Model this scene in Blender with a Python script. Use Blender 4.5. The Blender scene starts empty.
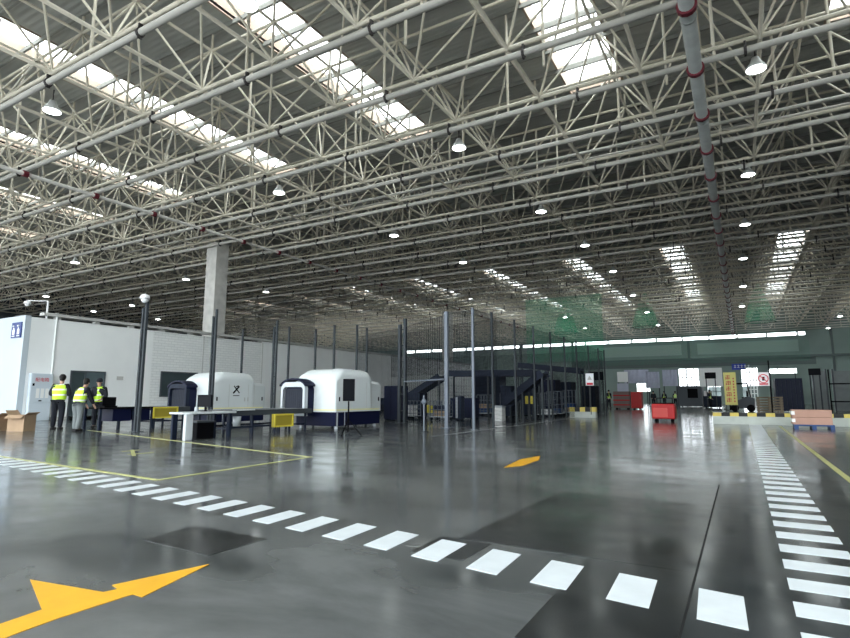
import bpy, math, random
from mathutils import Vector, Matrix
random.seed(7)
SC = bpy.context.scene
COL = SC.collection
R = math.radians
# ------------------------------------------------------------------ camera
F, CX, CY, H0 = 545.0, 425.0, 319.0, 1.1
YAW, TILT = R(29.93), math.atan(78 / 545.0)
cam = bpy.data.cameras.new('camera')
cam.sensor_fit = 'HORIZONTAL'; cam.sensor_width = 36; cam.lens = 36 * F / 850; cam.clip_end = 600
co = bpy.data.objects.new('camera', cam); COL.objects.link(co)
co.location = (0, 0, H0); co.rotation_euler = (R(90) + TILT, 0, YAW)
SC.camera = co
FW = Vector((-math.sin(YAW) * math.cos(TILT), math.cos(YAW) * math.cos(TILT), math.sin(TILT)))
RT = Vector((math.cos(YAW), math.sin(YAW), 0))
UP = RT.cross(FW)
def ray(x, y): return FW + RT * ((x - CX) / F) - UP * ((y - CY) / F)
def gp(x, y, z=0.0):
    d = ray(x, y); s = (z - H0) / d.z
    return Vector((d.x * s, d.y * s, z))
def atY(x, y, Y):
    d = ray(x, y); s = Y / d.y
    return Vector((d.x * s, Y, H0 + d.z * s))
def atX(x, y, X):
    d = ray(x, y); s = X / d.x
    return Vector((X, d.y * s, H0 + d.z * s))

# ------------------------------------------------------------------ materials
def mat(name, col, rough=.5, metal=0, spec=.2, noise=0, nscale=3, bump=0, emit=0, alpha=1, bscale=40):
    m = bpy.data.materials.new(name); m.use_nodes = True
    nt = m.node_tree; b = nt.nodes['Principled BSDF']
    b.inputs['Base Color'].default_value = (*col, 1); b.inputs['Roughness'].default_value = rough
    b.inputs['Metallic'].default_value = metal; b.inputs['Specular IOR Level'].default_value = spec
    b.inputs['Alpha'].default_value = alpha
    if emit:
        b.inputs['Emission Color'].default_value = (*col, 1); b.inputs['Emission Strength'].default_value = emit
    tc = nt.nodes.new('ShaderNodeTexCoord')
    if noise:
        n = nt.nodes.new('ShaderNodeTexNoise'); n.inputs['Scale'].default_value = nscale; n.inputs['Detail'].default_value = 5
        nt.links.new(tc.outputs['Object'], n.inputs['Vector'])
        mr = nt.nodes.new('ShaderNodeMapRange')
        mr.inputs['From Min'].default_value = .3; mr.inputs['From Max'].default_value = .7
        mr.inputs['To Min'].default_value = 1 - noise; mr.inputs['To Max'].default_value = 1 + noise
        nt.links.new(n.outputs['Fac'], mr.inputs['Value'])
        mx = nt.nodes.new('ShaderNodeVectorMath'); mx.operation = 'SCALE'
        mx.inputs[0].default_value = col
        nt.links.new(mr.outputs['Result'], mx.inputs['Scale'])
        nt.links.new(mx.outputs['Vector'], b.inputs['Base Color'])
    if bump:
        n2 = nt.nodes.new('ShaderNodeTexNoise'); n2.inputs['Scale'].default_value = bscale
        nt.links.new(tc.outputs['Object'], n2.inputs['Vector'])
        bp = nt.nodes.new('ShaderNodeBump'); bp.inputs['Strength'].default_value = bump
        nt.links.new(n2.outputs['Fac'], bp.inputs['Height']); nt.links.new(bp.outputs['Normal'], b.inputs['Normal'])
    return m

def floor_mat(name, c1, c2, r1, r2, scale=.5):
    m = bpy.data.materials.new(name); m.use_nodes = True
    nt = m.node_tree; b = nt.nodes['Principled BSDF']; L = nt.links.new
    geo = nt.nodes.new('ShaderNodeNewGeometry')
    mp = nt.nodes.new('ShaderNodeMapping'); mp.inputs['Scale'].default_value = (1, 1.7, 1); mp.inputs['Rotation'].default_value = (0, 0, .5)
    L(geo.outputs['Position'], mp.inputs['Vector'])
    n = nt.nodes.new('ShaderNodeTexNoise'); n.inputs['Scale'].default_value = scale; n.inputs['Detail'].default_value = 9; n.inputs['Roughness'].default_value = .6
    n.inputs['Distortion'].default_value = .4
    L(mp.outputs['Vector'], n.inputs['Vector'])
    cr = nt.nodes.new('ShaderNodeValToRGB')
    cr.color_ramp.elements[0].position = .36; cr.color_ramp.elements[0].color = (*c1, 1)
    cr.color_ramp.elements[1].position = .66; cr.color_ramp.elements[1].color = (*c2, 1)
    L(n.outputs['Fac'], cr.inputs['Fac']); L(cr.outputs['Color'], b.inputs['Base Color'])
    n2 = nt.nodes.new('ShaderNodeTexNoise'); n2.inputs['Scale'].default_value = 1.3; n2.inputs['Detail'].default_value = 6
    L(mp.outputs['Vector'], n2.inputs['Vector'])
    mr = nt.nodes.new('ShaderNodeMapRange'); mr.inputs['From Min'].default_value = .3; mr.inputs['From Max'].default_value = .7
    mr.inputs['To Min'].default_value = r1; mr.inputs['To Max'].default_value = r2
    L(n2.outputs['Fac'], mr.inputs['Value']); L(mr.outputs['Result'], b.inputs['Roughness'])
    n3 = nt.nodes.new('ShaderNodeTexNoise'); n3.inputs['Scale'].default_value = 2.2; n3.inputs['Detail'].default_value = 3
    L(geo.outputs['Position'], n3.inputs['Vector'])
    bp = nt.nodes.new('ShaderNodeBump'); bp.inputs['Strength'].default_value = .05; bp.inputs['Distance'].default_value = .05
    L(n3.outputs['Fac'], bp.inputs['Height']); L(bp.outputs['Normal'], b.inputs['Normal'])
    b.inputs['Specular IOR Level'].default_value = .55
    return m

def net_mat(name, col, cell, wire, extra=0.0):
    """square wire grid: see-through between the wires"""
    m = bpy.data.materials.new(name); m.use_nodes = True
    nt = m.node_tree; L = nt.links.new
    for n in list(nt.nodes): nt.nodes.remove(n)
    out = nt.nodes.new('ShaderNodeOutputMaterial'); mix = nt.nodes.new('ShaderNodeMixShader')
    tr = nt.nodes.new('ShaderNodeBsdfTransparent'); df = nt.nodes.new('ShaderNodeBsdfDiffuse'); df.inputs['Color'].default_value = (*col, 1)
    tc = nt.nodes.new('ShaderNodeTexCoord'); sp = nt.nodes.new('ShaderNodeSeparateXYZ'); L(tc.outputs['UV'], sp.inputs[0])
    res = []
    for ax in 'XY':
        md = nt.nodes.new('ShaderNodeMath'); md.operation = 'FLOORED_MODULO'; L(sp.outputs[ax], md.inputs[0]); md.inputs[1].default_value = cell
        lt = nt.nodes.new('ShaderNodeMath'); lt.operation = 'LESS_THAN'; L(md.outputs[0], lt.inputs[0]); lt.inputs[1].default_value = wire
        res.append(lt)
    mxm = nt.nodes.new('ShaderNodeMath'); mxm.operation = 'MAXIMUM'; L(res[0].outputs[0], mxm.inputs[0]); L(res[1].outputs[0], mxm.inputs[1])
    m2 = nt.nodes.new('ShaderNodeMath'); m2.operation = 'MAXIMUM'; L(mxm.outputs[0], m2.inputs[0]); m2.inputs[1].default_value = extra
    L(m2.outputs[0], mix.inputs[0]); L(tr.outputs[0], mix.inputs[1]); L(df.outputs[0], mix.inputs[2]); L(mix.outputs[0], out.inputs[0])
    return m

def brick_mat():
    m = bpy.data.materials.new('painted_brick'); m.use_nodes = True
    nt = m.node_tree; b = nt.nodes['Principled BSDF']; L = nt.links.new
    geo = nt.nodes.new('ShaderNodeNewGeometry'); sp = nt.nodes.new('ShaderNodeSeparateXYZ'); cb = nt.nodes.new('ShaderNodeCombineXYZ')
    L(geo.outputs['Position'], sp.inputs[0]); L(sp.outputs['Y'], cb.inputs['X']); L(sp.outputs['Z'], cb.inputs['Y'])
    br = nt.nodes.new('ShaderNodeTexBrick'); L(cb.outputs[0], br.inputs['Vector'])
    br.inputs['Scale'].default_value = 1; br.inputs['Brick Width'].default_value = .42; br.inputs['Row Height'].default_value = .15; br.inputs['Mortar Size'].default_value = .014
    br.inputs['Color1'].default_value = (.78, .80, .78, 1); br.inputs['Color2'].default_value = (.73, .75, .74, 1); br.inputs['Mortar'].default_value = (.62, .64, .63, 1)
    L(br.outputs['Color'], b.inputs['Base Color']); b.inputs['Roughness'].default_value = .6
    bp = nt.nodes.new('ShaderNodeBump'); bp.inputs['Strength'].default_value = .4; bp.inputs['Distance'].default_value = .01; bp.invert = True
    L(br.outputs['Fac'], bp.inputs['Height']); L(bp.outputs['Normal'], b.inputs['Normal'])
    return m

def deck_mat():
    m = bpy.data.materials.new('roof_deck'); m.use_nodes = True
    nt = m.node_tree; b = nt.nodes['Principled BSDF']; L = nt.links.new
    geo = nt.nodes.new('ShaderNodeNewGeometry'); wv = nt.nodes.new('ShaderNodeTexWave'); wv.bands_direction = 'Y'; wv.inputs['Scale'].default_value = 1.2
    L(geo.outputs['Position'], wv.inputs['Vector'])
    bp = nt.nodes.new('ShaderNodeBump'); bp.inputs['Strength'].default_value = .35; bp.inputs['Distance'].default_value = .05
    L(wv.outputs['Fac'], bp.inputs['Height']); L(bp.outputs['Normal'], b.inputs['Normal'])
    b.inputs['Base Color'].default_value = (.40, .40, .375, 1); b.inputs['Roughness'].default_value = .6
    return m

def vest_mat(col):
    m = mat('hi_vis_vest', col, .6); nt = m.node_tree; L = nt.links.new; b = nt.nodes['Principled BSDF']
    tc = nt.nodes.new('ShaderNodeTexCoord'); sp = nt.nodes.new('ShaderNodeSeparateXYZ'); L(tc.outputs['Object'], sp.inputs[0])
    md = nt.nodes.new('ShaderNodeMath'); md.operation = 'PINGPONG'; L(sp.outputs['Z'], md.inputs[0]); md.inputs[1].default_value = .09
    gt = nt.nodes.new('ShaderNodeMath'); gt.operation = 'GREATER_THAN'; L(md.outputs[0], gt.inputs[0]); gt.inputs[1].default_value = .066
    mx = nt.nodes.new('ShaderNodeMix'); mx.data_type = 'RGBA'; L(gt.outputs[0], mx.inputs[0])
    mx.inputs[6].default_value = (*col, 1); mx.inputs[7].default_value = (.75, .78, .74, 1); L(mx.outputs[2], b.inputs['Base Color'])
    return m

M = dict(
    floor=floor_mat('polished_concrete', (.045, .050, .051), (.140, .147, .145), .09, .22),
    patch=floor_mat('dark_concrete_patch', (.012, .014, .015), (.030, .033, .034), .12, .26, .9),
    strip=floor_mat('dark_concrete_lane', (.016, .019, .021), (.040, .045, .047), .09, .22, .7),
    joint=mat('joint', (.01, .01, .01), .8),
    ground=mat('outside_ground', (.4, .4, .38), .8, noise=.1),
    white_paint=mat('white_floor_paint', (.60, .64, .66), .35, noise=.06, nscale=6),
    yellow_paint=mat('yellow_floor_paint', (.70, .36, .02), .4, noise=.08, nscale=5),
    pale_yellow=mat('pale_yellow_paint', (.42, .42, .17), .4, noise=.12, nscale=5),
    truss=mat('truss_paint', (.62, .575, .48), .45, noise=.08, nscale=1.5),
    pipe=mat('pipe_paint', (.47, .455, .42), .4, noise=.05, nscale=2),
    duct=mat('galvanised_pipe', (.34, .355, .345), .4, metal=.3, noise=.1, nscale=2),
    clamp=mat('pipe_clamp', (.05, .045, .045), .6),
    red_clamp=mat('red_coupling', (.13, .02, .03), .5),
    deck=deck_mat(), purlin=mat('purlin', (.27, .27, .25), .6),
    curb=mat('skylight_curb', (.42, .33, .26), .6),
    lampbody=mat('lamp_body', (.55, .56, .55), .35, metal=.4),
    lampglow=mat('lamp_glow', (.93, 1, .97), .4, emit=9),
    strip_light=mat('clerestory_glass', (.9, 1, .97), .3, emit=0),
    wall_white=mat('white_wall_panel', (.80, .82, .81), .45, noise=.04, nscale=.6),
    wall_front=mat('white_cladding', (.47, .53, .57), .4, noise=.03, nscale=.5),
    brick=brick_mat(), coping=mat('coping', (.45, .45, .43), .5), dark=mat('dark_gap', (.03, .03, .03), .8),
    wall_green=mat('green_grey_cladding', (.22, .285, .265), .6, noise=.08, nscale=.3),
    wall_band=mat('grey_band', (.12, .15, .15), .6), wall_dark=mat('dark_cladding', (.09, .10, .11), .7, noise=.1, nscale=.3),
    door_grey=mat('grey_door_panel', (.20, .22, .22), .5, noise=.06),
    glass_dark=mat('dark_glass', (.05, .07, .075), .12, spec=.8), frame_dark=mat('dark_frame', (.06, .07, .08), .4),
    concrete=mat('column_concrete', (.50, .49, .46), .8, noise=.15, nscale=2, bump=.2),
    post=mat('post_steel', (.045, .052, .058), .6, spec=.12), post_light=mat('light_post', (.12, .14, .17), .4, spec=.3),
    net_black=net_mat('wire_mesh', (.012, .015, .02), .05, .0085),
    net_green=net_mat('green_net', (.06, .30, .19), .06, .0035), net_green2=net_mat('net_cone', (.05, .36, .2), .05, .0065), net_thick=net_mat('dense_green_net', (.05, .38, .21), .05, .009),
    navy=mat('navy_steel', (.005, .007, .028), .45, spec=.12), navy2=mat('blue_black_steel', (.012, .017, .032), .5, spec=.12, noise=.2),
    shell=mat('white_machine_shell', (.60, .64, .64), .28), stripe=mat('yellow_stripe', (.75, .72, .38), .4),
    silver=mat('silver_frame', (.42, .45, .47), .35, metal=.2), rubber=mat('lead_curtain', (.03, .034, .045), .7, spec=.1),
    black=mat('black_plastic', (.004, .004, .005), .6, spec=.05), screen=mat('screen', (.003, .004, .006), .5, spec=.06),
    roller=mat('roller_belt', (.09, .095, .10), .4), table_white=mat('white_table', (.50, .53, .54), .3),
    guard=mat('yellow_guard', (.62, .52, .06), .45), guard_in=mat('yellow_guard_mesh', (.30, .24, .03), .6),
    cabinet=mat('pale_blue_cabinet', (.55, .62, .67), .35), red=mat('red_paint', (.38, .015, .015), .4), red_text=mat('red_lettering', (.60, .05, .07), .5),
    label=mat('white_label', (.78, .79, .77), .5), blue_sign=mat('blue_sign', (.035, .06, .20), .4), sign_white=mat('sign_white', (.80, .82, .84), .4),
    card=mat('cardboard', (.36, .25, .16), .8, noise=.1), card2=mat('pinkish_cardboard', (.42, .25, .19), .8, noise=.06), tape=mat('tape', (.6, .5, .35), .4),
    pallet=mat('blue_pallet', (.025, .06, .17), .5), wood=mat('brown_wood', (.16, .13, .09), .8, noise=.2), bar_white=mat('barrier_white', (.42, .45, .41), .6, noise=.1),
    bar_yel=mat('barrier_yellow', (.62, .50, .12), .5), bar_blk=mat('barrier_black', (.03, .03, .03), .6),
    banner=mat('yellow_banner', (.78, .72, .25), .6), lav=mat('grey_lavender_sheet', (.42, .44, .54), .6, noise=.15, nscale=.8),
    skin=mat('skin', (.45, .28, .20), .5), hair=mat('black_hair', (.01, .009, .008), .5), cloth=mat('dark_cloth', (.018, .02, .026), .8),
    trous=mat('dark_trousers', (.014, .016, .022), .85), grey_trous=mat('grey_trousers', (.16, .18, .18), .85), shoe=mat('black_shoe', (.01, .01, .01), .5),
    vest=vest_mat((.52, .80, .05)), camwhite=mat('camera_white', (.75, .76, .76), .3), skyglass=None)

# translucent skylight sheet
m = bpy.data.materials.new('skylight_sheet'); m.use_nodes = True; nt = m.node_tree
for n in list(nt.nodes): nt.nodes.remove(n)
o_ = nt.nodes.new('ShaderNodeOutputMaterial'); mx_ = nt.nodes.new('ShaderNodeMixShader'); t_ = nt.nodes.new('ShaderNodeBsdfTransparent'); d_ = nt.nodes.new('ShaderNodeBsdfTranslucent')
t_.inputs[0].default_value = (1, 1, .98, 1); d_.inputs[0].default_value = (.9, .92, .9, 1); mx_.inputs[0].default_value = .35
nt.links.new(t_.outputs[0], mx_.inputs[1]); nt.links.new(d_.outputs[0], mx_.inputs[2]); nt.links.new(mx_.outputs[0], o_.inputs[0]); M['skyglass'] = m

# ------------------------------------------------------------------ mesh builder
class MB:
    def __init__(s): s.v = []; s.f = []; s.uv = None
    def add(s, vs, fs):
        n = len(s.v); s.v += [Vector(p) for p in vs]; s.f += [tuple(i + n for i in q) for q in fs]; return s
    def box(s, a, b):
        x0, x1 = sorted((a[0], b[0])); y0, y1 = sorted((a[1], b[1])); z0, z1 = sorted((a[2], b[2]))
        return s.add([(x0, y0, z0), (x1, y0, z0), (x1, y1, z0), (x0, y1, z0), (x0, y0, z1), (x1, y0, z1), (x1, y1, z1), (x0, y1, z1)],
                     [(0, 3, 2, 1), (4, 5, 6, 7), (0, 1, 5, 4), (1, 2, 6, 5), (2, 3, 7, 6), (3, 0, 4, 7)])
    def cbox(s, c, d): return s.box([c[i] - d[i] / 2 for i in range(3)], [c[i] + d[i] / 2 for i in range(3)])
    def tube(s, p, q, r, n=6, r2=None, cap=True):
        p = Vector(p); q = Vector(q); d = (q - p)
        if d.length < 1e-6: return s
        d.normalize(); a = d.orthogonal().normalized() if abs(d.z) > .9 else d.cross(Vector((0, 0, 1))).normalized(); b = d.cross(a)
        r2 = r if r2 is None else r2
        vs = [p + (a * math.cos(t) + b * math.sin(t)) * r for t in [2 * math.pi * i / n for i in range(n)]] + \
             [q + (a * math.cos(t) + b * math.sin(t)) * r2 for t in [2 * math.pi * i / n for i in range(n)]]
        fs = [(i, (i + 1) % n, n + (i + 1) % n, n + i) for i in range(n)]
        if cap: fs += [tuple(range(n - 1, -1, -1)), tuple(range(n, 2 * n))]
        return s.add(vs, fs)
    def path(s, pts, r, n=6):
        for a, b in zip(pts, pts[1:]): s.tube(a, b, r, n)
        return s
    def beam(s, p, q, w, h):
        """box section bar between two points"""
        p = Vector(p); q = Vector(q); d = (q - p).normalized()
        a = d.cross(Vector((0, 0, 1))); a = Vector((1, 0, 0)) if a.length < 1e-4 else a.normalized(); b = a.cross(d)
        vs = [o + a * (sx * w / 2) + b * (sz * h / 2) for o in (p, q) for sx, sz in ((-1, -1), (1, -1), (1, 1), (-1, 1))]
        return s.add(vs, [(0, 1, 2, 3), (7, 6, 5, 4), (0, 4, 5, 1), (1, 5, 6, 2), (2, 6, 7, 3), (3, 7, 4, 0)])
    def ball(s, c, r, n=6, sz=1):
        c = Vector(c); vs = [c + Vector((0, 0, r * sz))]; k = max(3, n // 2)
        for j in range(1, k):
            t = math.pi * j / k
            vs += [c + Vector((r * math.sin(t) * math.cos(2 * math.pi * i / n), r * math.sin(t) * math.sin(2 * math.pi * i / n), r * sz * math.cos(t))) for i in range(n)]
        vs.append(c - Vector((0, 0, r * sz))); fs = [(0, 1 + i, 1 + (i + 1) % n) for i in range(n)]
        for j in range(k - 2):
            o = 1 + j * n; fs += [(o + i, o + n + i, o + n + (i + 1) % n, o + (i + 1) % n) for i in range(n)]
        o = 1 + (k - 2) * n; fs += [(o + (i + 1) % n, o + i, len(vs) - 1) for i in range(n)]
        return s.add(vs, fs)
    def lathe(s, c, prof, n=16):
        c = Vector(c); k = len(prof)
        vs = [c + Vector((r * math.cos(2 * math.pi * i / n), r * math.sin(2 * math.pi * i / n), z)) for r, z in prof for i in range(n)]
        fs = [(j * n + i, j * n + (i + 1) % n, (j + 1) * n + (i + 1) % n, (j + 1) * n + i) for j in range(k - 1) for i in range(n)]
        return s.add(vs, fs)
    def prism(s, pts, ax, a, b):
        """polygon pts (2-D) extruded along axis ax from a to b"""
        def P(p, t): return {'x': (t, p[0], p[1]), 'y': (p[0], t, p[1]), 'z': (p[0], p[1], t)}[ax]
        n = len(pts)
        return s.add([P(p, a) for p in pts] + [P(p, b) for p in pts],
                     [tuple(range(n)), tuple(range(2 * n - 1, n - 1, -1))] + [(i, n + i, n + (i + 1) % n, (i + 1) % n) for i in range(n)])
    def build(s, name, m, parent=None, smooth=False, bevel=0, uv=False, origin=None):
        vs = s.v
        if parent is not None: o0 = W[parent.name]
        else:
            xs = [v.x for v in vs]; ys = [v.y for v in vs]; zs = [v.z for v in vs]
            o0 = Vector(((min(xs) + max(xs)) / 2, (min(ys) + max(ys)) / 2, min(zs))) if origin is None else Vector(origin)
        me = bpy.data.meshes.new(name); me.from_pydata([v - o0 for v in vs], [], s.f); me.update()
        me.materials.append(m)
        if uv:
            ul = me.uv_layers.new(name='uv')
            for p in me.polygons:
                for li in p.loop_indices:
                    w = me.vertices[me.loops[li].vertex_index].co
                    ul.data[li].uv = ((w.x + w.y), w.z) if abs(p.normal.z) < .7 else (w.x, w.y)
        if smooth:
            for p in me.polygons: p.use_smooth = True
        o = bpy.data.objects.new(name, me); COL.objects.link(o)
        if parent is not None: o.parent = parent; W[o.name] = o0
        else: o.location = o0; W[o.name] = o0.copy()
        if bevel:
            bm_ = o.modifiers.new('bevel', 'BEVEL'); bm_.width = bevel; bm_.segments = 2; bm_.limit_method = 'ANGLE'
        return o
W = {}
def empty(name, loc):
    o = bpy.data.objects.new(name, None); COL.objects.link(o); o.location = loc; o.empty_display_size = .2; W[o.name] = Vector(loc); return o
def tag(o, label, cat, group=None, kind=None):
    if label: o['label'] = label
    if cat: o['category'] = cat
    if group: o['group'] = group
    if kind: o['kind'] = kind
    return o
def struct(o, label=None, cat=None):
    o['kind'] = 'structure'
    if label: o['label'] = label
    if cat: o['category'] = cat
    return o
def copy_tree(o, loc=None):
    c = o.copy(); COL.objects.link(c)
    if loc is not None: c.location = loc
    def rec(a, b):
        for ch in list(a.children):
            d = ch.copy(); COL.objects.link(d); d.parent = b; rec(ch, d)
    rec(o, c); return c
def auto_smooth(o):
    for p in o.data.polygons: p.use_smooth = True
    md = o.modifiers.new('edges', 'EDGE_SPLIT'); md.split_angle = R(35); return o

# ------------------------------------------------------------------ room shell
XL, XR, YB, YF = -80.0, 24.0, -10.0, 100.0
struct(MB().box((XL, YB, -.2), (XR, YF, 0)).build('floor', M['floor']), 'dark grey polished concrete hall floor', 'floor')
struct(MB().box((-260, -160, -.6), (200, 300, -.21)).build('ground', M['ground']), 'pale outdoor yard beyond the dock openings', 'ground')
ZR = 15.3
SKY_X = [-5.95 + 9.75 * k for k in range(-7, 3)]; SKY_W = 2.25
SKY_Y = [(-6.0, 24.4), (55.5, 96.0)]
holes = sorted((x, x + SKY_W) for x in SKY_X)
d = MB()
ys = [YB, SKY_Y[0][0], SKY_Y[0][1], SKY_Y[1][0], SKY_Y[1][1], YF]
for i in range(5):
    if i in (1, 3):
        x = XL
        for a, b in holes:
            if a > x: d.box((x, ys[i], ZR), (a, ys[i + 1], ZR + .12))
            x = b
        d.box((x, ys[i], ZR), (XR, ys[i + 1], ZR + .12))
    else: d.box((XL, ys[i], ZR), (XR, ys[i + 1], ZR + .12))
struct(d.build('ceiling', M['deck']), 'dark grey ribbed metal roof deck', 'ceiling')
wn = 0
for (a, b) in SKY_Y:
    for x in SKY_X:
        wn += 1
        r = empty('window_%d' % wn, (x + SKY_W / 2, (a + b) / 2, ZR)); struct(r, 'long white skylight strip in the roof deck', 'skylight'); r['group'] = 'skylight strips in the roof'
        MB().box((x + .001, a + .001, ZR + .62), (x + SKY_W - .001, b - .001, ZR + .66)).build('pane', M['skyglass'], r)
        c = MB(); e = .08
        c.box((x - e, a - e, ZR - .05), (x, b + e, ZR + .66)).box((x + SKY_W, a - e, ZR - .05), (x + SKY_W + e, b + e, ZR + .66))
        c.box((x, a - e, ZR - .05), (x + SKY_W, a, ZR + .66)).box((x, b, ZR - .05), (x + SKY_W, b + e, ZR + .66)); c.build('curb', M['curb'], r)
        g = MB(); y = a + 1.6
        while y < b: g.box((x, y, ZR + .52), (x + SKY_W, y + .10, ZR + .61)); y += 1.6
        g.build('glazing_bar', M['purlin'], r)
p = MB(); y = YB + 1
while y < YF:
    p.box((XL, y, ZR - .18), (XR, y + .09, ZR - .01)); y += 1.55
struct(p.build('trim_purlins', M['purlin']), 'dark purlins under the roof deck', 'purlins')

# walls
struct(MB().box((XL - .3, YB, 0), (XL, YF, ZR)).build('wall_left', M['wall_dark']))
struct(MB().box((XR, YB, 0), (XR + .3, YF, ZR)).build('wall_right', M['wall_dark']))
struct(MB().box((XL, YB - .3, 12.5), (XR, YB, ZR)).build('wall_back', M['wall_dark']))
w = MB(); T = .4; OZ = 6.0
op = []
for (x0, x1, yt, yb) in ((636.5, 650, 383.5, 392.5), (678.5, 702, 369, 386), (705, 722, 369, 403), (741, 760, 368, 403), (768, 797, 369, 373)):
    p_ = atY(x0, yt, YF); q_ = atY(x1, yb, YF); op.append((p_.x, q_.x, max(q_.z, 0), p_.z))
x = XL
for x0, x1, z0, z1 in op:
    w.box((x, YF, 0), (x0, YF + T, OZ))
    if z0 > .05: w.box((x0, YF, 0), (x1, YF + T, z0))
    if z1 < OZ: w.box((x0, YF, z1), (x1, YF + T, OZ))
    x = x1
w.box((x, YF, 0), (XR, YF + T, OZ)); w.box((XL, YF, OZ), (XR, YF + T, 10.45)); w.box((XL, YF, 10.98), (XR, YF + T, ZR))
for k in range(27): w.box((XL + 4 * k - .12, YF, 10.45), (XL + 4 * k + .12, YF + T, 10.98))
w.box((9, YF, 10.45), (XR, YF + T, 10.98)); w.box((XL, YF, 10.45), (-63, YF + T, 10.98))
struct(w.build('wall_far', M['wall_green']), 'green grey clad end wall with a clerestory strip', 'wall')
struct(MB().box((-26.5, YF - .02, 7.1), (XR, YF - .3, 7.45)).box((-26.5, YF - .02, 7.45), (-26.1, YF - .3, 11.2)).box((-7.3, YF - .02, 7.45), (-6.9, YF - .25, 10.3)).box((-36.5, YF - .02, 0), (-36.1, YF - .3, 11.2)).box((12, YF - .02, 0), (12.3, YF - .25, 11.2)).build('trim_girts', M['wall_band']))
struct(MB().box((-26.5, YF - .02, 6.0), (10, YF - .12, 7.1)).build('trim_band', M['wall_band']))
pn = MB()
for a, b in ((-24, -8.2), (-5.8, 8.0)): pn.box((a, YF - .02, 8.0), (b, YF - .10, 9.8))
struct(pn.build('trim_panels', mat('pale_green_panel', (.33, .42, .39), .5)))

b = MB()
for x0, x1, z0, z1 in op:
    n_ = max(2, int((x1 - x0) / 1.1)); m_ = max(1, int((z1 - z0) / 1.4))
    for k in range(1, n_): x = x0 + (x1 - x0) * k / n_; b.box((x - .07, YF + .1, z0), (x + .07, YF + .22, z1))
    for k in range(1, m_): z = z0 + (z1 - z0) * k / m_; b.box((x0, YF + .24, z - .06), (x1, YF + .32, z + .06))
struct(b.build('trim_mullions', M['door_grey']))
struct(MB().box((-60, 128, -.2), (40, 130, 3.2)).build('yard_backdrop', mat('yard_backdrop', (.10, .12, .12), .7, noise=.15, nscale=.5)), 'low grey building added across the yard to break up the white openings', 'building')  # dark block added outside to tone down the glaring dock openings
for X_, lb in ((-6.2, 'grey truck parked outside behind the pale window frame'), (2.2, 'grey truck parked outside behind the lattice frame')):
    r = empty('parked_truck', (X_, 106, -.2)); tag(r, lb, 'truck')
    MB().box((X_ - 1.2, 104, .6), (X_ + 1.2, 110, 2.9)).build('cargo_body', mat('truck_body', (.13, .15, .15), .5), r)
    MB().box((X_ - 1.1, 110.2, .4), (X_ + 1.1, 111.8, 2.4)).build('cab', M['door_grey'], r, bevel=.1)
    for xx in (X_ - 1.1, X_ + .8):
        for yy in (105.2, 111): MB().tube((xx, yy, .28), (xx + .3, yy, .28), .48, 14).build('wheel', M['black'], r)
# concrete columns
for X, Y, nm in ((-30.3, 24.3, 0), (-30.6, 58.6, 1)):
    c = MB().box((X - .5, Y - .5, 0), (X + .5, Y + .5, 11.44)); o = c.build('column', M['concrete'], bevel=.03)
    struct(o, 'tall square concrete column standing behind the white wall' if nm == 0 else 'distant concrete column under the roof frame', 'column')
    

# ------------------------------------------------------------------ space frame
GX, GY, X0g, Y0g = 3.3, 3.1, 1.2, 17.45
ZB, ZT = 11.5, 14.45
ix = [k for k in range(-24, 7)]; iy = [k for k in range(-7, 27)]
BX = [X0g + GX * k for k in ix]; BY = [Y0g + GY * k for k in iy]
TX = [x + GX / 2 for x in BX[:-1]]; TY = [y + GY / 2 for y in BY[:-1]]
sf = empty('space_frame', (0, 20, ZB)); struct(sf, 'cream painted steel tube space frame under the roof', 'roof frame')
for y in BY: MB().tube((BX[0], y, ZB), (BX[-1], y, ZB), .07, 6).build('bottom_chord', M['truss'], sf, smooth=True)
for x in BX: MB().tube((x, BY[0], ZB), (x, BY[-1], ZB), .06, 6).build('bottom_chord', M['truss'], sf, smooth=True)
for y in TY: MB().tube((TX[0], y, ZT), (TX[-1], y, ZT), .055, 6).build('top_chord', M['truss'], sf, smooth=True)
for x in TX: MB().tube((x, TY[0], ZT), (x, TY[-1], ZT), .055, 6).build('top_chord', M['truss'], sf, smooth=True)
def camd(p):
    v = Vector(p) - Vector((0, 0, H0)); c = v.dot(FW)
    if c < 1: return 1e6
    u = v.dot(RT) / c * F; t = v.dot(UP) / c * F
    return v.length if abs(u) < 440 and abs(t) < 340 else 1e5 + v.length
def split(items, name, draw, m, keep=96):
    items = sorted(items, key=lambda it: camd((Vector(it[0]) + Vector(it[1])) / 2))
    for it in items[:keep]:
        b = MB(); draw(b, it); b.build(name, m, sf, smooth=True)
    b = MB()
    for it in items[keep:]: draw(b, it)
    o = b.build(name, m, sf, smooth=True); o['kind'] = 'stuff'
br = []
for x in TX:
    for y in TY:
        for sx in (-1, 1):
            for sy in (-1, 1): br.append(((x, y, ZT), (x + sx * GX / 2, y + sy * GY / 2, ZB)))
split(br, 'brace', lambda b, it: b.tube(it[0], it[1], .042, 5, cap=False), M['truss'])
nodes = [((x, y, ZB), (x, y, ZB)) for x in BX for y in BY] + [((x, y, ZT), (x, y, ZT)) for x in TX for y in TY]
split(nodes, 'node_joint', lambda b, it: b.ball(it[0], .10, 6), M['truss'])
vr = [((x, y, ZT), (x, y, ZR - .15)) for x in TX for y in TY]
split(vr, 'roof_stub', lambda b, it: b.tube(it[0], it[1], .05, 5, cap=False), M['truss'])
hg = []
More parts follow.
